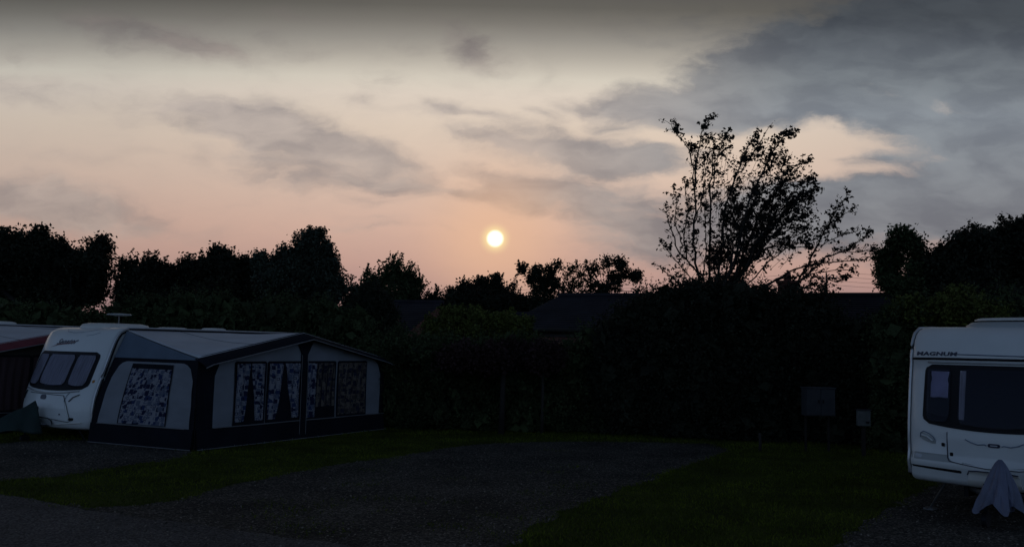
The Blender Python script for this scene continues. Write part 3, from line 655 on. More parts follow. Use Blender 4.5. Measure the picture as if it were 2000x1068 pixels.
ra, rb = at(1092, 579, 32), at(1765, 577, 27.9)
zr = (ra.z+rb.z)/2; ra.z = rb.z = zr; Lh = (rb-ra).length
gable_house('bungalow', 'long brick bungalow with a dark slate roof behind the tall hedge', ra, rb, 2.78, 3.4, chimney_at=[Lh*(1545-1092)/(1765-1092)*1.03], hip_l=1.1)
ra, rb = at(700, 590, 38), at(866, 591, 37); ra.z = rb.z = (ra.z+rb.z)/2
gable_house('low_house', 'low slate roofed house between the dark bush and yellow green bush', ra, rb, 2.6, 4.0, wall_m=brick)
ra, rb = at(985, 614, 37), at(1066, 614, 36); ra.z = rb.z = (ra.z+rb.z)/2
gable_house('garage', 'small low roofed garage at the left end of the bungalow', ra, rb, 2.5, 2.6, wall_m=brick)

# overhead line
def pole(name, label, p, h):
    root = empty(name, (p.x, p.y, 0)); MB().tube([(0, 0, 0), (0, 0, h)], .09, 8, .06).build('post', timber, root)
    MB().box((-.9, -.04, h-.40), (.9, .04, h-.33)).build('cross_arm', timber, root)
    for x in (-.8, -.3, .3, .8): MB().lathe([(.03, 0), (.05, .03), (.03, .06), (.045, .09), (.02, .12)], (x, 0, h-.33), 8).build('insulator', clear, root)
    return tag(root, label, 'pole', 'power line poles')
pa, pb_, pc = at(560, 580, 95), at(1614, 541, 66), at(2010, 528, 58)
for p, lb in ((pa, 'far power line pole hidden among the left trees'), (pb_, 'thin power line pole rising just right of the bungalow chimney'), (pc, 'power line pole behind the great dark tree')):
    pole('power_pole', lb, p, p.z+.33)
ofs = [(-.8, 0), (-.3, 0), (.3, 0), (.8, 0)]
for k, (ox, dzk) in enumerate(ofs):
    w = MB(); dz_ = k*.30-.45
    for a, b in ((pa, pb_), (pb_, pc)):
        w.tube([a.lerp(b, i/14)+Vector((ox, 0, dz_-1.6*(1-(2*i/14-1)**2)*.35)) for i in range(15)], .009, 4)
    tag(w.build('overhead_wire', wirem), ['lowest', 'second lowest', 'second highest', 'highest'][k]+' thin overhead wire crossing the sky behind the trees', 'wire', 'overhead wires')

# ---------------------------------------------------------------- caravans
def text_mesh(body, size, xs=1.0, shear=0.0, bold=0.0):
    cu = bpy.data.curves.new('lettering', 'FONT'); cu.body = body; cu.size = size; cu.shear = shear; cu.offset = bold; cu.resolution_u = 3
    cu.space_character = 1.05
    ob = bpy.data.objects.new('lettering', cu); sc.collection.objects.link(ob); bpy.context.view_layer.update()
    me = bpy.data.meshes.new_from_object(ob); bpy.data.objects.remove(ob); 
    V = [(v_.co.x*xs, v_.co.y) for v_ in me.vertices]; Fc = [tuple(p.vertices) for p in me.polygons]; bpy.data.meshes.remove(me)
    return V, Fc
class Van:
    """local axes: x back along the van from its nose, y towards its left side as seen from inside looking back, z up"""
    def __init__(s, prof, Wd, L_, curve, name, loc, rz, m=white):
        s.W = Wd; s.c = curve; s.front = prof; s.L = L_
        s.root = empty(name, loc, rz)
        top = prof[-1][1]; bot = prof[0][1]
        P = list(prof)+[(L_*.3, top+.0), (L_*.6, top), (L_-.35, top-.01), (L_-.2, top-.06), (L_-.08, top-.2), (L_-.03, top-.5), (L_, 1.2), (L_, bot+.3), (L_-.06, bot)]
        cx, cz = L_/2, (top+bot)/2; V = []; Fc = []; n = len(P); rad = .085
        ys = [Wd-rad*(1-math.cos(a)) for a in (0, .35, .7, 1.05, 1.4)]; ys = [(y, rad*(1-math.sin(a))) for y, a in zip(ys, (0, .35, .7, 1.05, 1.5708))]
        st = ys+[(Wd*k, 0) for k in (.8, .65, .5, .35, .18, 0)]; st = st+[(-y, i) for y, i in st[:-1]][::-1]
        nr = []
        for i in range(n):
            a = Vector(P[(i-1) % n]); b = Vector(P[(i+1) % n]); d = (b-a).normalized(); nr.append((d.y, -d.x))   # inward
        for y, ins in st:
            for (x, z), (nx, nz_) in zip(P, nr):
                wgt = max(0, 1-x/1.2)
                V.append((x+nx*ins+s.c*(abs(y)/Wd)**2.6*wgt, y, z+nz_*ins))
        for j in range(len(st)-1):
            for i in range(n): Fc.append((j*n+i, j*n+(i+1) % n, (j+1)*n+(i+1) % n, (j+1)*n+i))
        Fc.append(tuple(range(n))[::-1]); Fc.append(tuple((len(st)-1)*n+i for i in range(n)))
        s.body = meshobj('body', V, Fc, m, s.root, True)
        s.body.data.polygons[-1].use_smooth = False; s.body.data.polygons[-2].use_smooth = False
        s.zs = [p[1] for p in prof]; s.xs = [p[0] for p in prof]
    def Fx(s, y, z):
        x = float(np.interp(z, s.zs, s.xs)); wgt = max(0, 1-x/1.2); q = min(abs(y)/s.W, 1)
        e = s.W-abs(y); rad = .085; ins = rad-math.sqrt(max(0, rad*rad-(rad-e)**2)) if e < rad else 0
        return x+s.c*q**2.6*wgt+ins
    def pt(s, y, z, off): return (s.Fx(y, z)-off, y, z)
    def patch(s, name, m, TL, TR, BL, BR, rad=.25, off=.01, sag=0.0, parent=None, nu=20, nv=14, rim=.012, aspect=None):
        """rounded panel on the front, corners as (y, z); TL is the left one in the picture (larger y)"""
        w_ = (abs(TL[0]-TR[0])+abs(BL[0]-BR[0]))/2; h_ = abs(TL[1]-BL[1]); r_ = rad*min(w_, h_); ru = 2*r_/w_; rv = 2*r_/h_
        def f(a, b, o):
            uu, vv = 2*a-1, 1-2*b; e = abs(vv)-(1-rv)
            hw = 1-(ru*(1-math.sqrt(max(0, 1-(e/rv)**2))) if e > 0 else 0); uu *= hw; aa = (uu+1)/2
            y = (TL[0]*(1-aa)+TR[0]*aa)*(1-b)+(BL[0]*(1-aa)+BR[0]*aa)*b; z = (TL[1]*(1-aa)+TR[1]*aa)*(1-b)+(BL[1]*(1-aa)+BR[1]*aa)*b
            z -= sag*b*(1-uu*uu); return s.pt(y, z, o)
        mb = MB(); mb.grid(lambda a, b: f(a, b, off), nu, nv); mb.F = [q[::-1] for q in mb.F]
        ring = [(i/nu, 0) for i in range(nu)]+[(1, j/nv) for j in range(nv)]+[(1-i/nu, 1) for i in range(nu)]+[(0, 1-j/nv) for j in range(nv)]
        V = [f(a, b, off) for a, b in ring]+[f(a, b, off-rim) for a, b in ring]; k = len(ring)
        mb.add(V, [(i, i+k, (i+1) % k+k, (i+1) % k) for i in range(k)])
        return mb.build(name, m, parent or s.root, True)
    def line(s, name, m, pts, r=.005, off=.004, parent=None, n=6):
        P = []
        for (a, b), (c, d) in zip(pts, pts[1:]):
            for k in range(n): P.append(s.pt(a+(c-a)*k/n, b+(d-b)*k/n, off))
        P.append(s.pt(*pts[-1], off)); return MB().tube(P, r, 5).build(name, m, parent or s.root, True)
    def text(s, name, body, y0, z0, size, m, xs=1, shear=0, bold=0, rise=0.0):
        V, Fc = text_mesh(body, size, xs, shear, bold)
        return meshobj(name, [s.pt(y0-a, z0+b+rise*a, .006) for a, b in V], [f[::-1] for f in Fc], m, s.root)
    def common(s, steady_m=black, wheels=True, zo=0.0):
        for sy in (-1, 1) if wheels else ():
            w = MB(); w.lathe([(.18, -.09), (.31, -.09), (.33, -.06), (.33, .06), (.31, .09), (.18, .09)], (0, 0, 0), 28)
            o = w.build('wheel', tyre, s.root, True); o.rotation_euler = (R(90), 0, 0); o.location = (s.L*.55, sy*(s.W-.16), .33+zo)
            MB().lathe([(.02, -.04), (.17, -.07), (.18, -.06), (.18, .06), (.17, .07), (.02, .04)], (0, 0, 0), 20).build('rim', steel, o, True)
        ch = MB(); ch.box((.35, -.5, .26), (s.L-.3, -.44, .40)); ch.box((.35, .44, .26), (s.L-.3, .5, .40)); ch.build('chassis', black, s.root)
        af = MB(); af.tube([(.6, .55, .36), (-.2, .05, .40)], .035, 6); af.tube([(.6, -.55, .36), (-.2, -.05, .40)], .035, 6); af.tube([(-.42, 0, .42), (-.15, 0, .42)], .05, 8)
        af.build('drawbar', steel, s.root)
        for sy in (-1, 1):
            MB().tube([(.3, sy*.72, .42), (.42, sy*.98, .03)], .016, 6).box((.34, sy*.98-.07, 0.0), (.5, sy*.98+.07, .03)).build('corner_steady', steady_m, s.root)
        jw = MB(); jw.tube([(-.34, .0, .2), (-.34, .0, .55)], .025, 8); jw.tube([(-.34, -.03, .1), (-.34, .03, .1)], .1, 14); jw.build('jockey_wheel', black, s.root)
    def hatch(s, x, y, lx, ly, h_, name='roof_light', m=cream, z=None):
        z = (z if z is not None else s.front[-1][1])-.02
        prof = [(1.0, 0), (1.0, .35), (.93, .75), (.75, .95), (.3, 1.0)]; mb = MB(); V = []; n = 28
        for r_, q in prof:
            for k in range(n):
                th = 2*math.pi*k/n; c_, s_ = math.cos(th), math.sin(th); e = .45
                V.append((x+math.copysign(abs(c_)**e, c_)*lx*r_, y+math.copysign(abs(s_)**e, s_)*ly*r_, z+q*h_))
        Fc = [(i*n+k, i*n+(k+1) % n, (i+1)*n+(k+1) % n, (i+1)*n+k) for i in range(len(prof)-1) for k in range(n)]+[tuple((len(prof)-1)*n+k for k in range(n))]
        mb.add(V, Fc); return mb.build(name, m, s.root, True)

AX = Vector((-6.2125, 17.4851, 0)); ANG = 1.0565; UL, DL = 5.98, 2.79
uu_ = Vector((math.cos(ANG), math.sin(ANG), 0)); vv_ = Vector((-uu_.y, uu_.x, 0))
def rail(van, side):
    P = [(van.Fx(side*(van.W-.04), z)+.03, side*(van.W+.012), z) for z in np.linspace(van.zs[0]+.1, van.zs[-1]-.02, 26)]+[(x, side*(van.W+.012), van.zs[-1]+.0) for x in np.linspace(1.1, van.L-.3, 12)]
    MB().tube(P, .022, 6).build('awning_rail', alu, van.root, True)
    MB().tube([(x+.055, y, z-.035) for x, y, z in P], .02, 6).build('rail_seal', black, van.root, True)
PROF_S = [(.16, .31), (.04, .36), (.0, .50), (.0, .75), (.05, 1.0), (.13, 1.2), (.26, 1.5), (.40, 1.8), (.54, 2.1), (.62, 2.25), (.72, 2.38), (.84, 2.44), (1.0, 2.485), (1.2, 2.495)]
def senator_van(name, loc, full=True):
    W_ = 1.20; vn = Van(PROF_S, W_, 6.6, .32, name, loc, ANG)
    fr_ = vn.patch('window_frame', black, (1.02, 1.95), (-1.06, 1.95), (1.02, 1.20), (-1.05, 1.17), .16, .014, .07)
    for a, b, c, d in ((.96, .54, .96, .50), (.45, -.42, .42, -.45), (-.52, -.98, -.55, -.96)):
        vn.patch('blind', blind, (a, 1.88), (b, 1.88), (c, 1.27), (d, 1.25), .08, .019, .03, fr_, 8, 10, .003)
        vn.patch('pane', glass, (a+.02, 1.90), (b-.02, 1.90), (c+.02, 1.25), (d-.02, 1.23), .08, .032, .03, fr_, 8, 10, .004)
    if full:
        vn.line('window_sill', alu, [(.86, 1.135), (.4, 1.085), (0, 1.065), (-.5, 1.08), (-.9, 1.125)], .014, .02)
        lk_ = [(.62, 1.05), (-.58, 1.02), (-.72, .78), (-.82, .50), (-.76, .465), (-.4, .51), (.05, .55), (.5, .55), (.8, .50)]
        lo = vn.patch('locker_door', white, (.62, 1.04), (-.58, 1.01), (.78, .55), (-.78, .49), .08, .008, -.03)
        vn.line('locker_seal', black, lk_, .006, .010, lo)
        vn.patch('oval_emblem', decal, (.13, 1.02), (-.07, 1.02), (.13, .92), (-.07, .92), .49, .016, 0, None, 12, 10, .004)
        vn.line('keyhole', decal, [(.14, .76), (.12, .70)], .016, .012, lo); vn.line('keyhole', decal, [(-.55, .63), (-.57, .62)], .018, .012, lo)
        vn.line('grab_handle', black, [(-.74, .90), (-.82, .99), (-.94, 1.05)], .010, .018); vn.line('grab_handle', decal_g, [(-.62, .90), (-.66, 1.03), (-.72, 1.12)], .006, .01)
        vn.line('grab_handle', black, [(.86, 1.08), (.90, .97), (.93, .90)], .014, .02)
        vn.patch('marker_light', amber, (-1.09, 1.36), (-1.13, 1.36), (-1.09, 1.30), (-1.13, 1.30), .3, .012, 0, None, 6, 6)
        vn.patch('marker_light', black, (-.78, .56), (-.88, .56), (-.78, .50), (-.88, .50), .3, .012, 0, None, 6, 6)
        vn.patch('drawbar_cover', greyp, (.45, .56), (-.36, .52), (.55, .38), (-.34, .38), .25, .03, -.01); vn.line('drawbar_trim', black, [(.2, .55), (-.25, .535), (-.36, .49), (-.37, .40)], .009, .034)
        vn.line('bumper_lip', cream, [(-.4, .405), (-.8, .44), (-1.04, .46)], .014, .006)
        vn.text('lettering', 'Senator', .50, 2.10, .17, decal, 1.25, .55, .004, .03)
        sw = MB(); Pz = [(.70, 2.03), (.40, 2.085), (.1, 2.11), (-.25, 2.18), (.1, 2.135), (.38, 2.115)]
        sw.add([vn.pt(a, b, .008) for a, b in Pz], [(0, 5, 4, 3, 2, 1)]); sw.build('swoosh', reddec, vn.root)
        vn.line('roof_crease', decal_g, [(.55, 2.44), (.35, 2.385), (.1, 2.365), (-.2, 2.375), (-.4, 2.41), (-.62, 2.46), (-.78, 2.50)], .005, .002)
        vn.line('roof_crease', decal_g, [(-.4, 2.30), (-.62, 2.33), (-.75, 2.38)], .004, .002)
    rail(vn, -1); vn.common(zo=.07)
    return vn
V1 = senator_van('caravan', AX+uu_*(-.60)+vv_*(DL+1.20+.08)+Vector((0, 0, -.07)))
V1.hatch(1.75, .1, .75, .42, .13, m=cream); V1.hatch(3.1, -.2, .32, .28, .08); V1.hatch(4.4, -.2, .28, .24, .10)
tag(V1.root, 'cream caravan with raked front and oval emblem beside the blue curtained awning', 'caravan', 'touring caravans')
# roof aerial: a disc on a stalk
an = MB().tube([(2.3, .75, 2.5), (2.3, .75, 2.81)], .016, 8).build('aerial_mast', steel, V1.root)
MB().lathe([(.04, 0), (.27, .02), (.29, .035), (.25, .055), (.05, .065)], (2.3, .75, 2.80), 26).build('aerial_disc', greyp, an, True)
V0 = senator_van('caravan', AX+uu_*(-1.2)+vv_*(6.45+DL+1.14), False)
V0.hatch(3.0, -.2, .5, .35, .12)
tag(V0.root, 'half hidden caravan at the far left edge behind the red trimmed awning', 'caravan', 'touring caravans')

# ---------------------------------------------------------------- awnings
def awning(name, loc, ang, L_, D_, He, Hp, Hr, scheme, full=True, z_sk=.42):
    fab, roofm, darkm, gabm, cordm, canm = scheme; strapm = awn_gable; root = empty(name, loc, ang); xm = L_/2
    gz = lambda x: He+(Hp-He)*(1-abs(x-xm)/xm)
    # local frame: x along the front to the right, y back to the van. Roof: front edge is the gable line, back edge the straight van rail
    RK = lambda y, z: (y/D_)*(-.27+.74*max(0, (z-.45)/2.0)**1.35)     # side wall follows the raked end of the van
    r = MB()
    def rf(a, b):
        x = L_*a; zf = gz(x); zb = Hr; sag = -.05*math.sin(math.pi*b)*(1-abs(2*abs(a-.5)*2-1)*.5)+.010*math.sin(x*7+b*3)*math.sin(math.pi*b)
        return (x+(1-a)*RK(D_*b, Hr), D_*b, zf+(zb-zf)*b+sag)
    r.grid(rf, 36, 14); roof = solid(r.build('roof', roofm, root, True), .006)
    for a in (.25, .5, .75):       # seams
        MB().tube([tuple(Vector(rf(a, b))+Vector((0, 0, .006))) for b in np.linspace(0, 1, 12)], .006, 4).build('seam', cordm, roof)
    # canopy over the front
    c = MB()
    def cf(a, b):
        x = -.05+(L_+.10)*a; xx = min(max(x, 0), L_); return (x, .06-.36*b, gz(xx)-.02*b-.13*b*b+(.01 if b == 0 else 0)-(.04*max(0, abs(x-xm)-xm)/.05))
    c.grid(cf, 36, 5); can = solid(c.build('canopy', canm, root, True), .008)
    MB().tube([tuple(Vector(cf(a, 1))) for a in np.linspace(0, 1, 37)], .012, 6).build('canopy_piping', cordm, can)
    # front wall, dark base
    fw = MB(); n = 24
    for i in range(n):
        a, b = L_*i/n, L_*(i+1)/n; f_ = lambda x: gz(x)-.03
        fw.add([(a, 0, .0), (b, 0, .0), (b, 0, f_(b)), (a, 0, f_(a))], [(0, 1, 2, 3)])
    fw = solid(fw.build('front_wall', darkm, root), .01)
    def plane_patch(nm, m, x0, x1, z0, ztop, yo, parent, rad=.3, wav=.0, on='front', nu=24, nv=20, xb0=None, xb1=None):
        """rounded-top cloth panel; ztop may be a function of x"""
        g_ = MB(); zt = ztop if callable(ztop) else (lambda x: ztop)
        xb0_, xb1_ = (x0 if xb0 is None else xb0), (x1 if xb1 is None else xb1)
        def fn(a, b):
            xa = (x0*b+xb0_*(1-b)); xb = (x1*b+xb1_*(1-b)); x = xa+(xb-xa)*a
            e = min(x-min(x0, xb0_), max(x1, xb1_)-x); cut = rad-math.sqrt(max(0, rad*rad-(rad-e)**2)) if e < rad else 0
            z = z0+(zt(x)-cut-z0)*b; w_ = wav*math.sin(x*34+2*math.sin(z*2))+.008*math.sin(x*5+z*3)
            return (x, -yo-w_, z) if on == 'front' else (-yo-w_, x, z)
        g_.grid(fn, nu, nv); return g_.build(nm, m, parent, True)
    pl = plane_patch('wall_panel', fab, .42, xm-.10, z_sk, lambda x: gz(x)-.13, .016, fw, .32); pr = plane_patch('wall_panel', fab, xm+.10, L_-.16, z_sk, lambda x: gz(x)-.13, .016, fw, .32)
    # side wall towards the camera (x=0)
    sw = MB().grid(lambda a, b: (-.0-.05*(1-b)+RK(D_*a, b*(He-.03)), D_*a, b*(He-.03)), 8, 8); sw = solid(sw.build('side_wall', darkm, root), .01)
    sg = MB(); gfn = lambda a, b: (-.012+RK(D_*a, He-.05)*(1-b)+b*RK(D_*a, Hr), D_*a, He-.05+(rf(0, a)[2]-.015-He+.05)*b); sg.grid(gfn, 14, 3)
    sg.build('side_gable', gabm, root)
    side_o = lambda z: .05*(1-z/He)+.02
    g_ = MB()
    def sp(a, b):
        y = .10+(D_-.30)*a; e = min(a, 1-a)*(D_-.30); cut = .35-math.sqrt(max(0, .35**2-(.35-e)**2)) if e < .35 else 0; z = z_sk+(He-.12-cut-z_sk)*b
        return (-side_o(z)+RK(y, z)-.013*math.sin((y+z*.7)*9)*(1-abs(2*a-1))-.006*math.sin((y*2.1-z*1.4)*8+y*y*3), y, z)
    g_.grid(sp, 26, 20); spn = g_.build('side_panel', fab, sw, True)
    def spatch(nm, m, y0, y1, z0, z1, o, wav=.0, nu=18, par=None):
        q = MB(); q.grid(lambda a, b: (-side_o(z0+(z1-z0)*b)+RK(y0+(y1-y0)*a, z0+(z1-z0)*b)-o-wav*math.sin(a*(y1-y0)*40), y0+(y1-y0)*a, z0+(z1-z0)*b), nu, 12); return q.build(nm, m, par or sw, True)
    if full:
        f_ = spatch('side_window_frame', awn_d, .70, 2.02, z_sk+.02, He-.16, .020)
        spatch('side_curtain', curt, .72, 1.98, z_sk+.03, He-.26, .026, .006, 60, f_)
    # front windows
    zt_, zb_ = He-.12, z_sk+.03
    if full: W_ = [(.98, 1.78, 'open'), (1.90, xm-.12, 'open'), (xm+.13, 4.05, 'half'), (4.20, 5.22, 'closed')]
    else: W_ = [(.7, 1.7, 'm'), (1.8, xm-.12, 'm'), (xm+.2, 4.2, 'm')]
    for k, (x0, x1, md) in enumerate(W_):
        wf = plane_patch('window_frame', awn_d, x0-.05, x1+.05, zb_-.02, zt_+.05, .030, fw, .03)
        cc_ = {'open': curt, 'half': curt2, 'closed': curt2, 'm': maroon}[md]
        if md == 'open':
            xc = (x0+x1)/2
            plane_patch('curtain', curt, x0, xc-.02, zb_+.05, zt_, .042, wf, .01, .012, xb1=x0+.24, nu=40); plane_patch('curtain', curt, xc+.02, x1, zb_+.05, zt_, .042, wf, .01, .012, xb0=x1-.24, nu=40)
        elif md == 'half':
            plane_patch('curtain', curt, x0, x0+.28, zb_+.02, zt_, .046, wf, .01, .012, nu=30); plane_patch('curtain', curt2, x0+.28, x1, zb_+.25, zt_, .040, wf, .01, .012, nu=40)
        else: plane_patch('curtain', cc_, x0, x1, zb_+.03, zt_, .042, wf, .01, .012, nu=50)
    # centre pole sleeve flares at the ridge
    s_ = MB(); s_.add([(xm-.095, -.055, .0), (xm+.095, -.055, 0), (xm+.085, -.055, gz(xm)-.5), (xm+.30, -.055, gz(xm)-.14), (xm, -.055, gz(xm)-.05), (xm-.30, -.055, gz(xm)-.14), (xm-.085, -.055, gz(xm)-.5)], [(0, 1, 2, 6), (6, 2, 3, 4, 5)])
    slv = solid(s_.build('pole_sleeve', darkm, root), .012)
    for x in (xm-.10, xm+.10): MB().tube([(x, -.066, .02), (x, -.066, gz(xm)-.5)], .006, 5).build('zip', cordm, slv)
    # skirts and their cords
    sk = MB().grid(lambda a, b: (L_*a, -.03-.05*(1-b)+.006*math.sin(a*60), z_sk*b), 60, 3); sk = sk.build('mud_skirt', darkm, root, True)
    MB().tube([(L_*a, -.05, z_sk+.012*math.sin(a*17)*.3) for a in np.linspace(.07, 1, 30)], .010, 5).build('skirt_piping', cordm, sk)
    MB().tube([(L_*a, -.09, .02) for a in np.linspace(.0, 1, 30)], .009, 5).build('skirt_piping', cordm, sk)
    sk2 = MB().grid(lambda a, b: (-.06-.04*(1-b)-.005*math.sin(a*40)+RK(D_*a, .1), D_*a, z_sk*b), 40, 3); sk2 = sk2.build('mud_skirt', darkm, root, True)
    MB().tube([(-.105+RK(D_*a, .1), D_*a, .02) for a in np.linspace(0, 1, 20)], .009, 5).build('skirt_piping', cordm, sk2)
    MB().tube([(-.085+RK(.20+(D_-.4)*a, .42), .20+(D_-.4)*a, z_sk) for a in np.linspace(0, 1, 20)], .008, 5).build('skirt_piping', cordm, sk2)
    # right end wall
    ew = MB().grid(lambda a, b: (L_+.05*(1-b), D_*a, b*(rf(1, a)[2]-.03)), 8, 8); solid(ew.build('end_wall', darkm, root), .01)
    # frame poles, storm straps, pegs
    for (x, y) in ((.03, .04), (xm, .04), (L_-.03, .04)): MB().tube([(x, y, 0), (x, y, gz(x)-.05)], .014, 8).build('frame_pole', steel, root)
    MB().tube([(.02, .02, He-.05), (RK(D_, Hr)+.03, D_, Hr-.05)], .013, 8).build('roof_pole', steel, root)
    for a, b in (((.10, -.04, 1.55), (-.12, -.55, 0)), ((L_+.0, .0, He-.1), (L_+.25, -.35, 0))): MB().tube([a, b], .005, 4).build('storm_strap', darkm, root)
    for x in np.linspace(.1, L_, 8): MB().tube([(x, -.13, -.02), (x, -.11, .05)], .006, 5).build('peg', steel, root)
    return root
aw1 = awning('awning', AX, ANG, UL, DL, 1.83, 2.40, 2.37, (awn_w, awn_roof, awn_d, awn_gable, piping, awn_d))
tag(aw1, 'grey and charcoal awning with blue squared curtains attached to the left caravan', 'awning', 'caravan awnings')
aw0 = awning('awning', AX+uu_*(-1.35)+vv_*6.2, ANG, UL, DL+.2, 1.82, 2.38, 2.46, (brown_f, awn_roof, awn_d, awn_gable, piping, red_f), False)
tag(aw0, 'brown awning with red trim and maroon curtains cut off by the left edge', 'awning', 'caravan awnings')

# ---------------------------------------------------------------- right caravan
B2 = Vector((6.40, 11.65, 0)); ANG2 = .761
PROF_M = [(.20, .42), (.08, .45), (.03, .52), (.035, .62), (.0, .66), (.0, .74), (.04, .80), (.03, 1.05), (.05, 1.3), (.09, 1.6), (.14, 1.9), (.185, 2.1), (.17, 2.12), (.18, 2.2), (.21, 2.32), (.26, 2.42), (.33, 2.50), (.44, 2.56), (.6, 2.595), (.9, 2.60)]
V2 = Van(PROF_M, 1.16, 6.4, .14, 'caravan', B2, ANG2)
f2 = V2.patch('window_frame', black, (.93, 2.06), (-.93, 2.06), (.95, 1.25), (-.95, 1.25), .12, .014, .075, None, 30, 18)
def pane(a, b, sg=.03, lo=1.38):
    V2.patch('pane', glass, (a, 2.0), (b, 2.0), (a, lo), (b, lo), .06, .040, sg, f2, 12, 10, .006)
pane(.89, .57, .04, 1.31); pane(.45, -.45, .03, 1.27); pane(-.57, -.89, .04)
V2.patch('cabin_interior', darkcab, (.89, 2.0), (.57, 2.0), (.89, 1.40), (.57, 1.36), .06, .018, .02, f2); V2.patch('cabin_interior', darkcab, (.45, 2.0), (-.45, 2.0), (.45, 1.28), (-.45, 1.28), .06, .018, .05, f2)
V2.patch('curtain', blind, (.44, 1.98), (.36, 1.98), (.44, 1.32), (.37, 1.32), .04, .024, 0, f2, 8, 8, .003)
tw = MB()
def twf(a, b):
    y = .835-.245*a; z = 1.965-.36*(1-b); nar = 1-.10*math.sin(math.pi*min(1, max(0, (b-.55)/.3))) if b > .4 else 1; y = .7125+(y-.7125)*nar; return V2.pt(y, z-.004*math.sin(a*9)*(1-b), .027+.004*math.sin(a*14+b*4))
tw.grid(twf, 16, 16); solid(tw.build('hung_cloth', towel, f2, True), .002)
V2.line('awning_strip', black, [(1.13, 2.135), (.8, 2.14), (.3, 2.14), (-.4, 2.14), (-1.1, 2.14)], .017, .004)
V2.line('window_top_strip', greyp, [(.9, 2.09), (0, 2.09), (-.9, 2.09)], .012, .012)  # thin grey strip between the awning strip and the window
V2.text('lettering', 'MAGNUM', 1.075, 2.185, .072, decal, 1.75, .1, .0035)
V2.line('pinstripe', decal_g, [(.50, 2.205), (-.2, 2.195), (-1.0, 2.18)], .008, .003)
lk2 = V2.patch('locker_door', white, (.60, 1.17), (-.60, 1.17), (.58, .76), (-.58, .76), .10, .007, .06, None, 26, 12)
V2.line('locker_seal', decal, [(.60, 1.14), (.60, .80), (.57, .755), (.4, .73), (.1, .70), (-.3, .71), (-.58, .76), (-.6, .8), (-.6, 1.14)], .006, .010, lk2)
ov = V2.patch('grab_handle', greyp, (.98, 1.115), (.76, 1.05), (.98, 1.02), (.76, .95), .49, .012, 0, None, 16, 10, .006)
V2.line('handle_bar', white, [(.955, 1.075), (.87, 1.055), (.79, 1.00)], .013, .022, ov); V2.line('handle_rim', decal_g, [(.975, 1.04), (.975, 1.10), (.93, 1.125), (.85, 1.10), (.79, 1.06), (.765, 1.02)], .006, .014, ov)
for y, z in ((.655, .965), (.545, .845)): V2.patch('lock', black, (y+.022, z+.025), (y-.022, z+.025), (y+.022, z-.025), (y-.022, z-.025), .2, .012, 0, None, 6, 6, .006)
em = V2.patch('oval_emblem', decal, (.075, 1.035), (-.075, 1.035), (.075, .985), (-.075, .985), .49, .018, 0, None, 16, 10, .006)
V2.patch('emblem_bar', clear, (.045, 1.017), (-.045, 1.017), (.045, 1.003), (-.045, 1.003), .3, .022, 0, em, 8, 4, .003)
for sg in (1, -1): V2.line('wing_line', decal_g, [(sg*.36, 1.065), (sg*.29, 1.03), (sg*.20, 1.005), (sg*.12, 1.015), (sg*.095, 1.005)], .008, .011, em)
V2.patch('lower_panel', greyp, (1.12, .83), (-1.12, .83), (1.12, .735), (-1.12, .735), .05, .004, 0, None, 40, 6)
V2.patch('marker_light', clear, (1.06, .81), (.96, .80), (1.06, .765), (.96, .755), .45, .012, 0, None, 10, 8, .006)
V2.patch('bumper_groove', black, (1.12, .650), (.42, .640), (1.11, .622), (.42, .600), .3, .004, 0, None, 20, 4, .003)
V2.patch('drawbar_cover', cream, (.30, .66), (-.30, .66), (.34, .44), (-.34, .44), .2, .045, 0, None, 20, 10, .04); V2.line('drawbar_trim', decal, [(.33, .60), (.30, .655), (.2, .665), (0, .665), (-.2, .665), (-.30, .655)], .008, .048)
V2.common(steel); rail(V2, 1)
rl = V2.hatch(1.55, -.20, .95, .85, .115, m=greyp, z=2.60); V2.hatch(1.55, -.20, .86, .75, .05, 'roof_light_lid', cream, 2.71)
tag(V2.root, 'white caravan with a dark front window and bold lettering, cut off by the right edge', 'caravan', 'touring caravans')

# hitch covers
def cover2():
    n, m_ = 64, 14; V = []; Fc = []; c = V2.root.matrix_basis if False else None
    for j in range(m_+1):
        f_ = j/m_
        for k in range(n):
            th = 2*math.pi*k/n; pl_ = abs(math.sin(2.5*th+.5))**1.6; r_ = .025+.37*f_**.82*(1-.42*pl_*f_**.6)+.030*math.sin(13*th+f_*5)*f_**.7+.012*math.sin(29*th-f_*9)*f_
            low = .16*pl_*(f_**2)
            V.append((r_*math.cos(th)*.72-.10*f_, r_*math.sin(th)*1.05, .90-.70*f_+low-.02*math.sin(3*th)*f_))
    for j in range(m_):
        for k in range(n): Fc.append((j*n+k, j*n+(k+1) % n, (j+1)*n+(k+1) % n, (j+1)*n+k))
    Fc.append(tuple(range(n)))
    o = meshobj('hitch_cover', V, Fc, lilac); solid(o, .004); o.rotation_euler = (0, 0, ANG2)
    u2 = Vector((math.cos(ANG2), math.sin(ANG2), 0)); o.location = B2+u2*(-.30)+Vector((-u2.y, u2.x, 0))*(-.17); o.scale = (.85, .82, .97)
    tag(o, 'blue grey plastic sheet draped in folds over the right caravan hitch', 'hitch cover', 'hitch covers')
cover2()
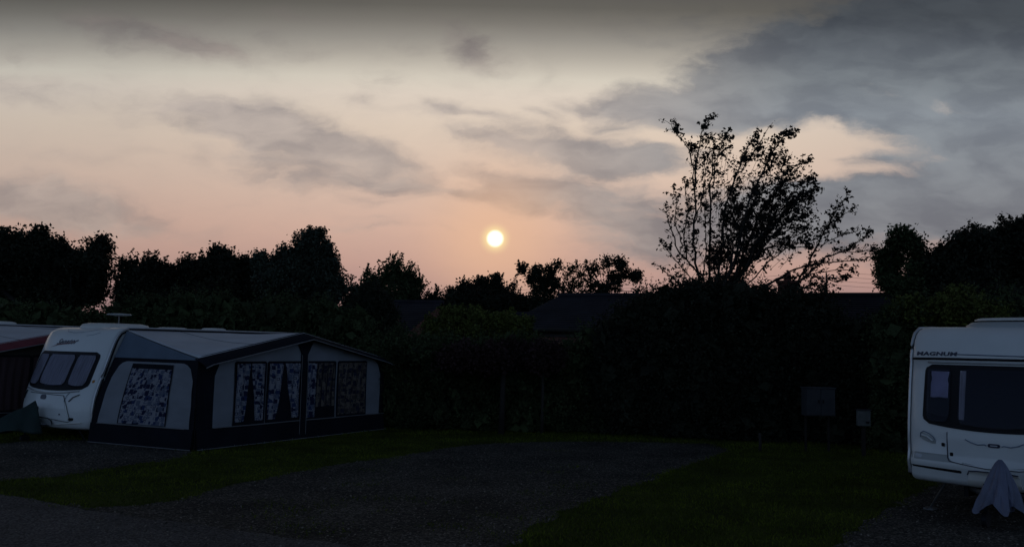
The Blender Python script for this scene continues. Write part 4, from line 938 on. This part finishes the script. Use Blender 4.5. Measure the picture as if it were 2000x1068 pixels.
def cover1():
    g_ = MB(); xs = np.linspace(0, 1, 19)
    # ridge falls away from the nose, sides hang to a slack hem
    def fn(a, b):
        x = -.16-1.10*a; s_ = (b-.5)*2; zt = .90-.52*a-.02*math.sin(a*9); w_ = .30*(1-.55*a)+.02*math.sin(a*14); hem = .27+.05*math.sin(a*6+s_*2)
        return (x, s_*w_*(1+.1*abs(s_))+.01*math.sin(a*22+b*12), zt+(hem-zt)*abs(s_)**1.25)
    g_.grid(fn, 26, 20); o = g_.build('hitch_cover', greenc, None, True); solid(o, .005); o.location = V1.root.location; o.rotation_euler = (0, 0, ANG)
    tag(o, 'dark green tarpaulin cover over the hitch of the raked front caravan', 'hitch cover', 'hitch covers')
cover1()

# ---------------------------------------------------------------- small things by the hedge
c = at(1603, 812, 19.6); zb = c.z
cab = empty('utility_cabinet', (c.x, c.y, 0), R(2)); MB().box((-.33, 0, zb), (.33, .28, zb+.60)).build('cabinet_body', boxg, cab); bevel(MB().box((-.35, -.03, zb+.602), (.35, .31, zb+.63)).build('cabinet_lid', boxg, cab), .008)
for s_ in (-1, 1):
    d_ = bevel(MB().box((.006 if s_ > 0 else -.318, -.022, zb+.015), (.318 if s_ > 0 else -.006, -.002, zb+.59)).build('cabinet_door', boxg, cab), .006)
    MB().tube([(s_*.05, -.04, zb+.28), (s_*.05, -.04, zb+.36)], .012, 6).build('door_handle', black, d_)
    MB().box((s_*.26-.02, .2, 0), (s_*.26+.02, .24, zb-.002)).build('leg', wood, cab)
tag(cab, 'dull grey two door cabinet on posts against the tall hedge', 'cabinet')
c = at(1689, 832, 19.0); zb = c.z
hb = empty('hookup_post', (c.x, c.y, 0), R(-3)); bevel(MB().box((-.13, 0, zb), (.13, .15, zb+.335)).build('socket_box', boxw, hb), .012); MB().box((-.035, .05, 0), (.035, .12, zb-.002)).build('post', wood, hb)
bevel(MB().box((-.11, -.016, zb+.12), (.11, -.003, zb+.30)).build('socket_flap', boxw, hb), .005); MB().lathe([(.03, 0), (.035, .02), (.02, .03)], (.06, -.02, zb+.07), 12).build('socket', black, hb)
MB().box((-.15, -.02, zb+.337), (.15, .17, zb+.355)).build('box_cap', boxg, hb)
tag(hb, 'small pale electric hookup box on a short post left of the right caravan', 'hookup post')
def stake(px, py0, py1, r_, label):
    g_ = ground(px, py0); h_ = (py0-py1)/F*g_.y; root = MB(); root.tube([(0, 0, -.05), (.01, 0, h_*.5), (0, 0, h_)], r_, 7, r_*.85); o = root.build('wooden_stake', timber, None, True); o.location = (g_.x, g_.y, 0)
    tag(o, label, 'stake', 'wooden stakes')
stake(1484, 882, 846, .035, 'short wooden marker stake at the right end of the gravel pitch')
stake(1058, 846, 722, .045, 'tall thin pale stake in front of the low hedge')
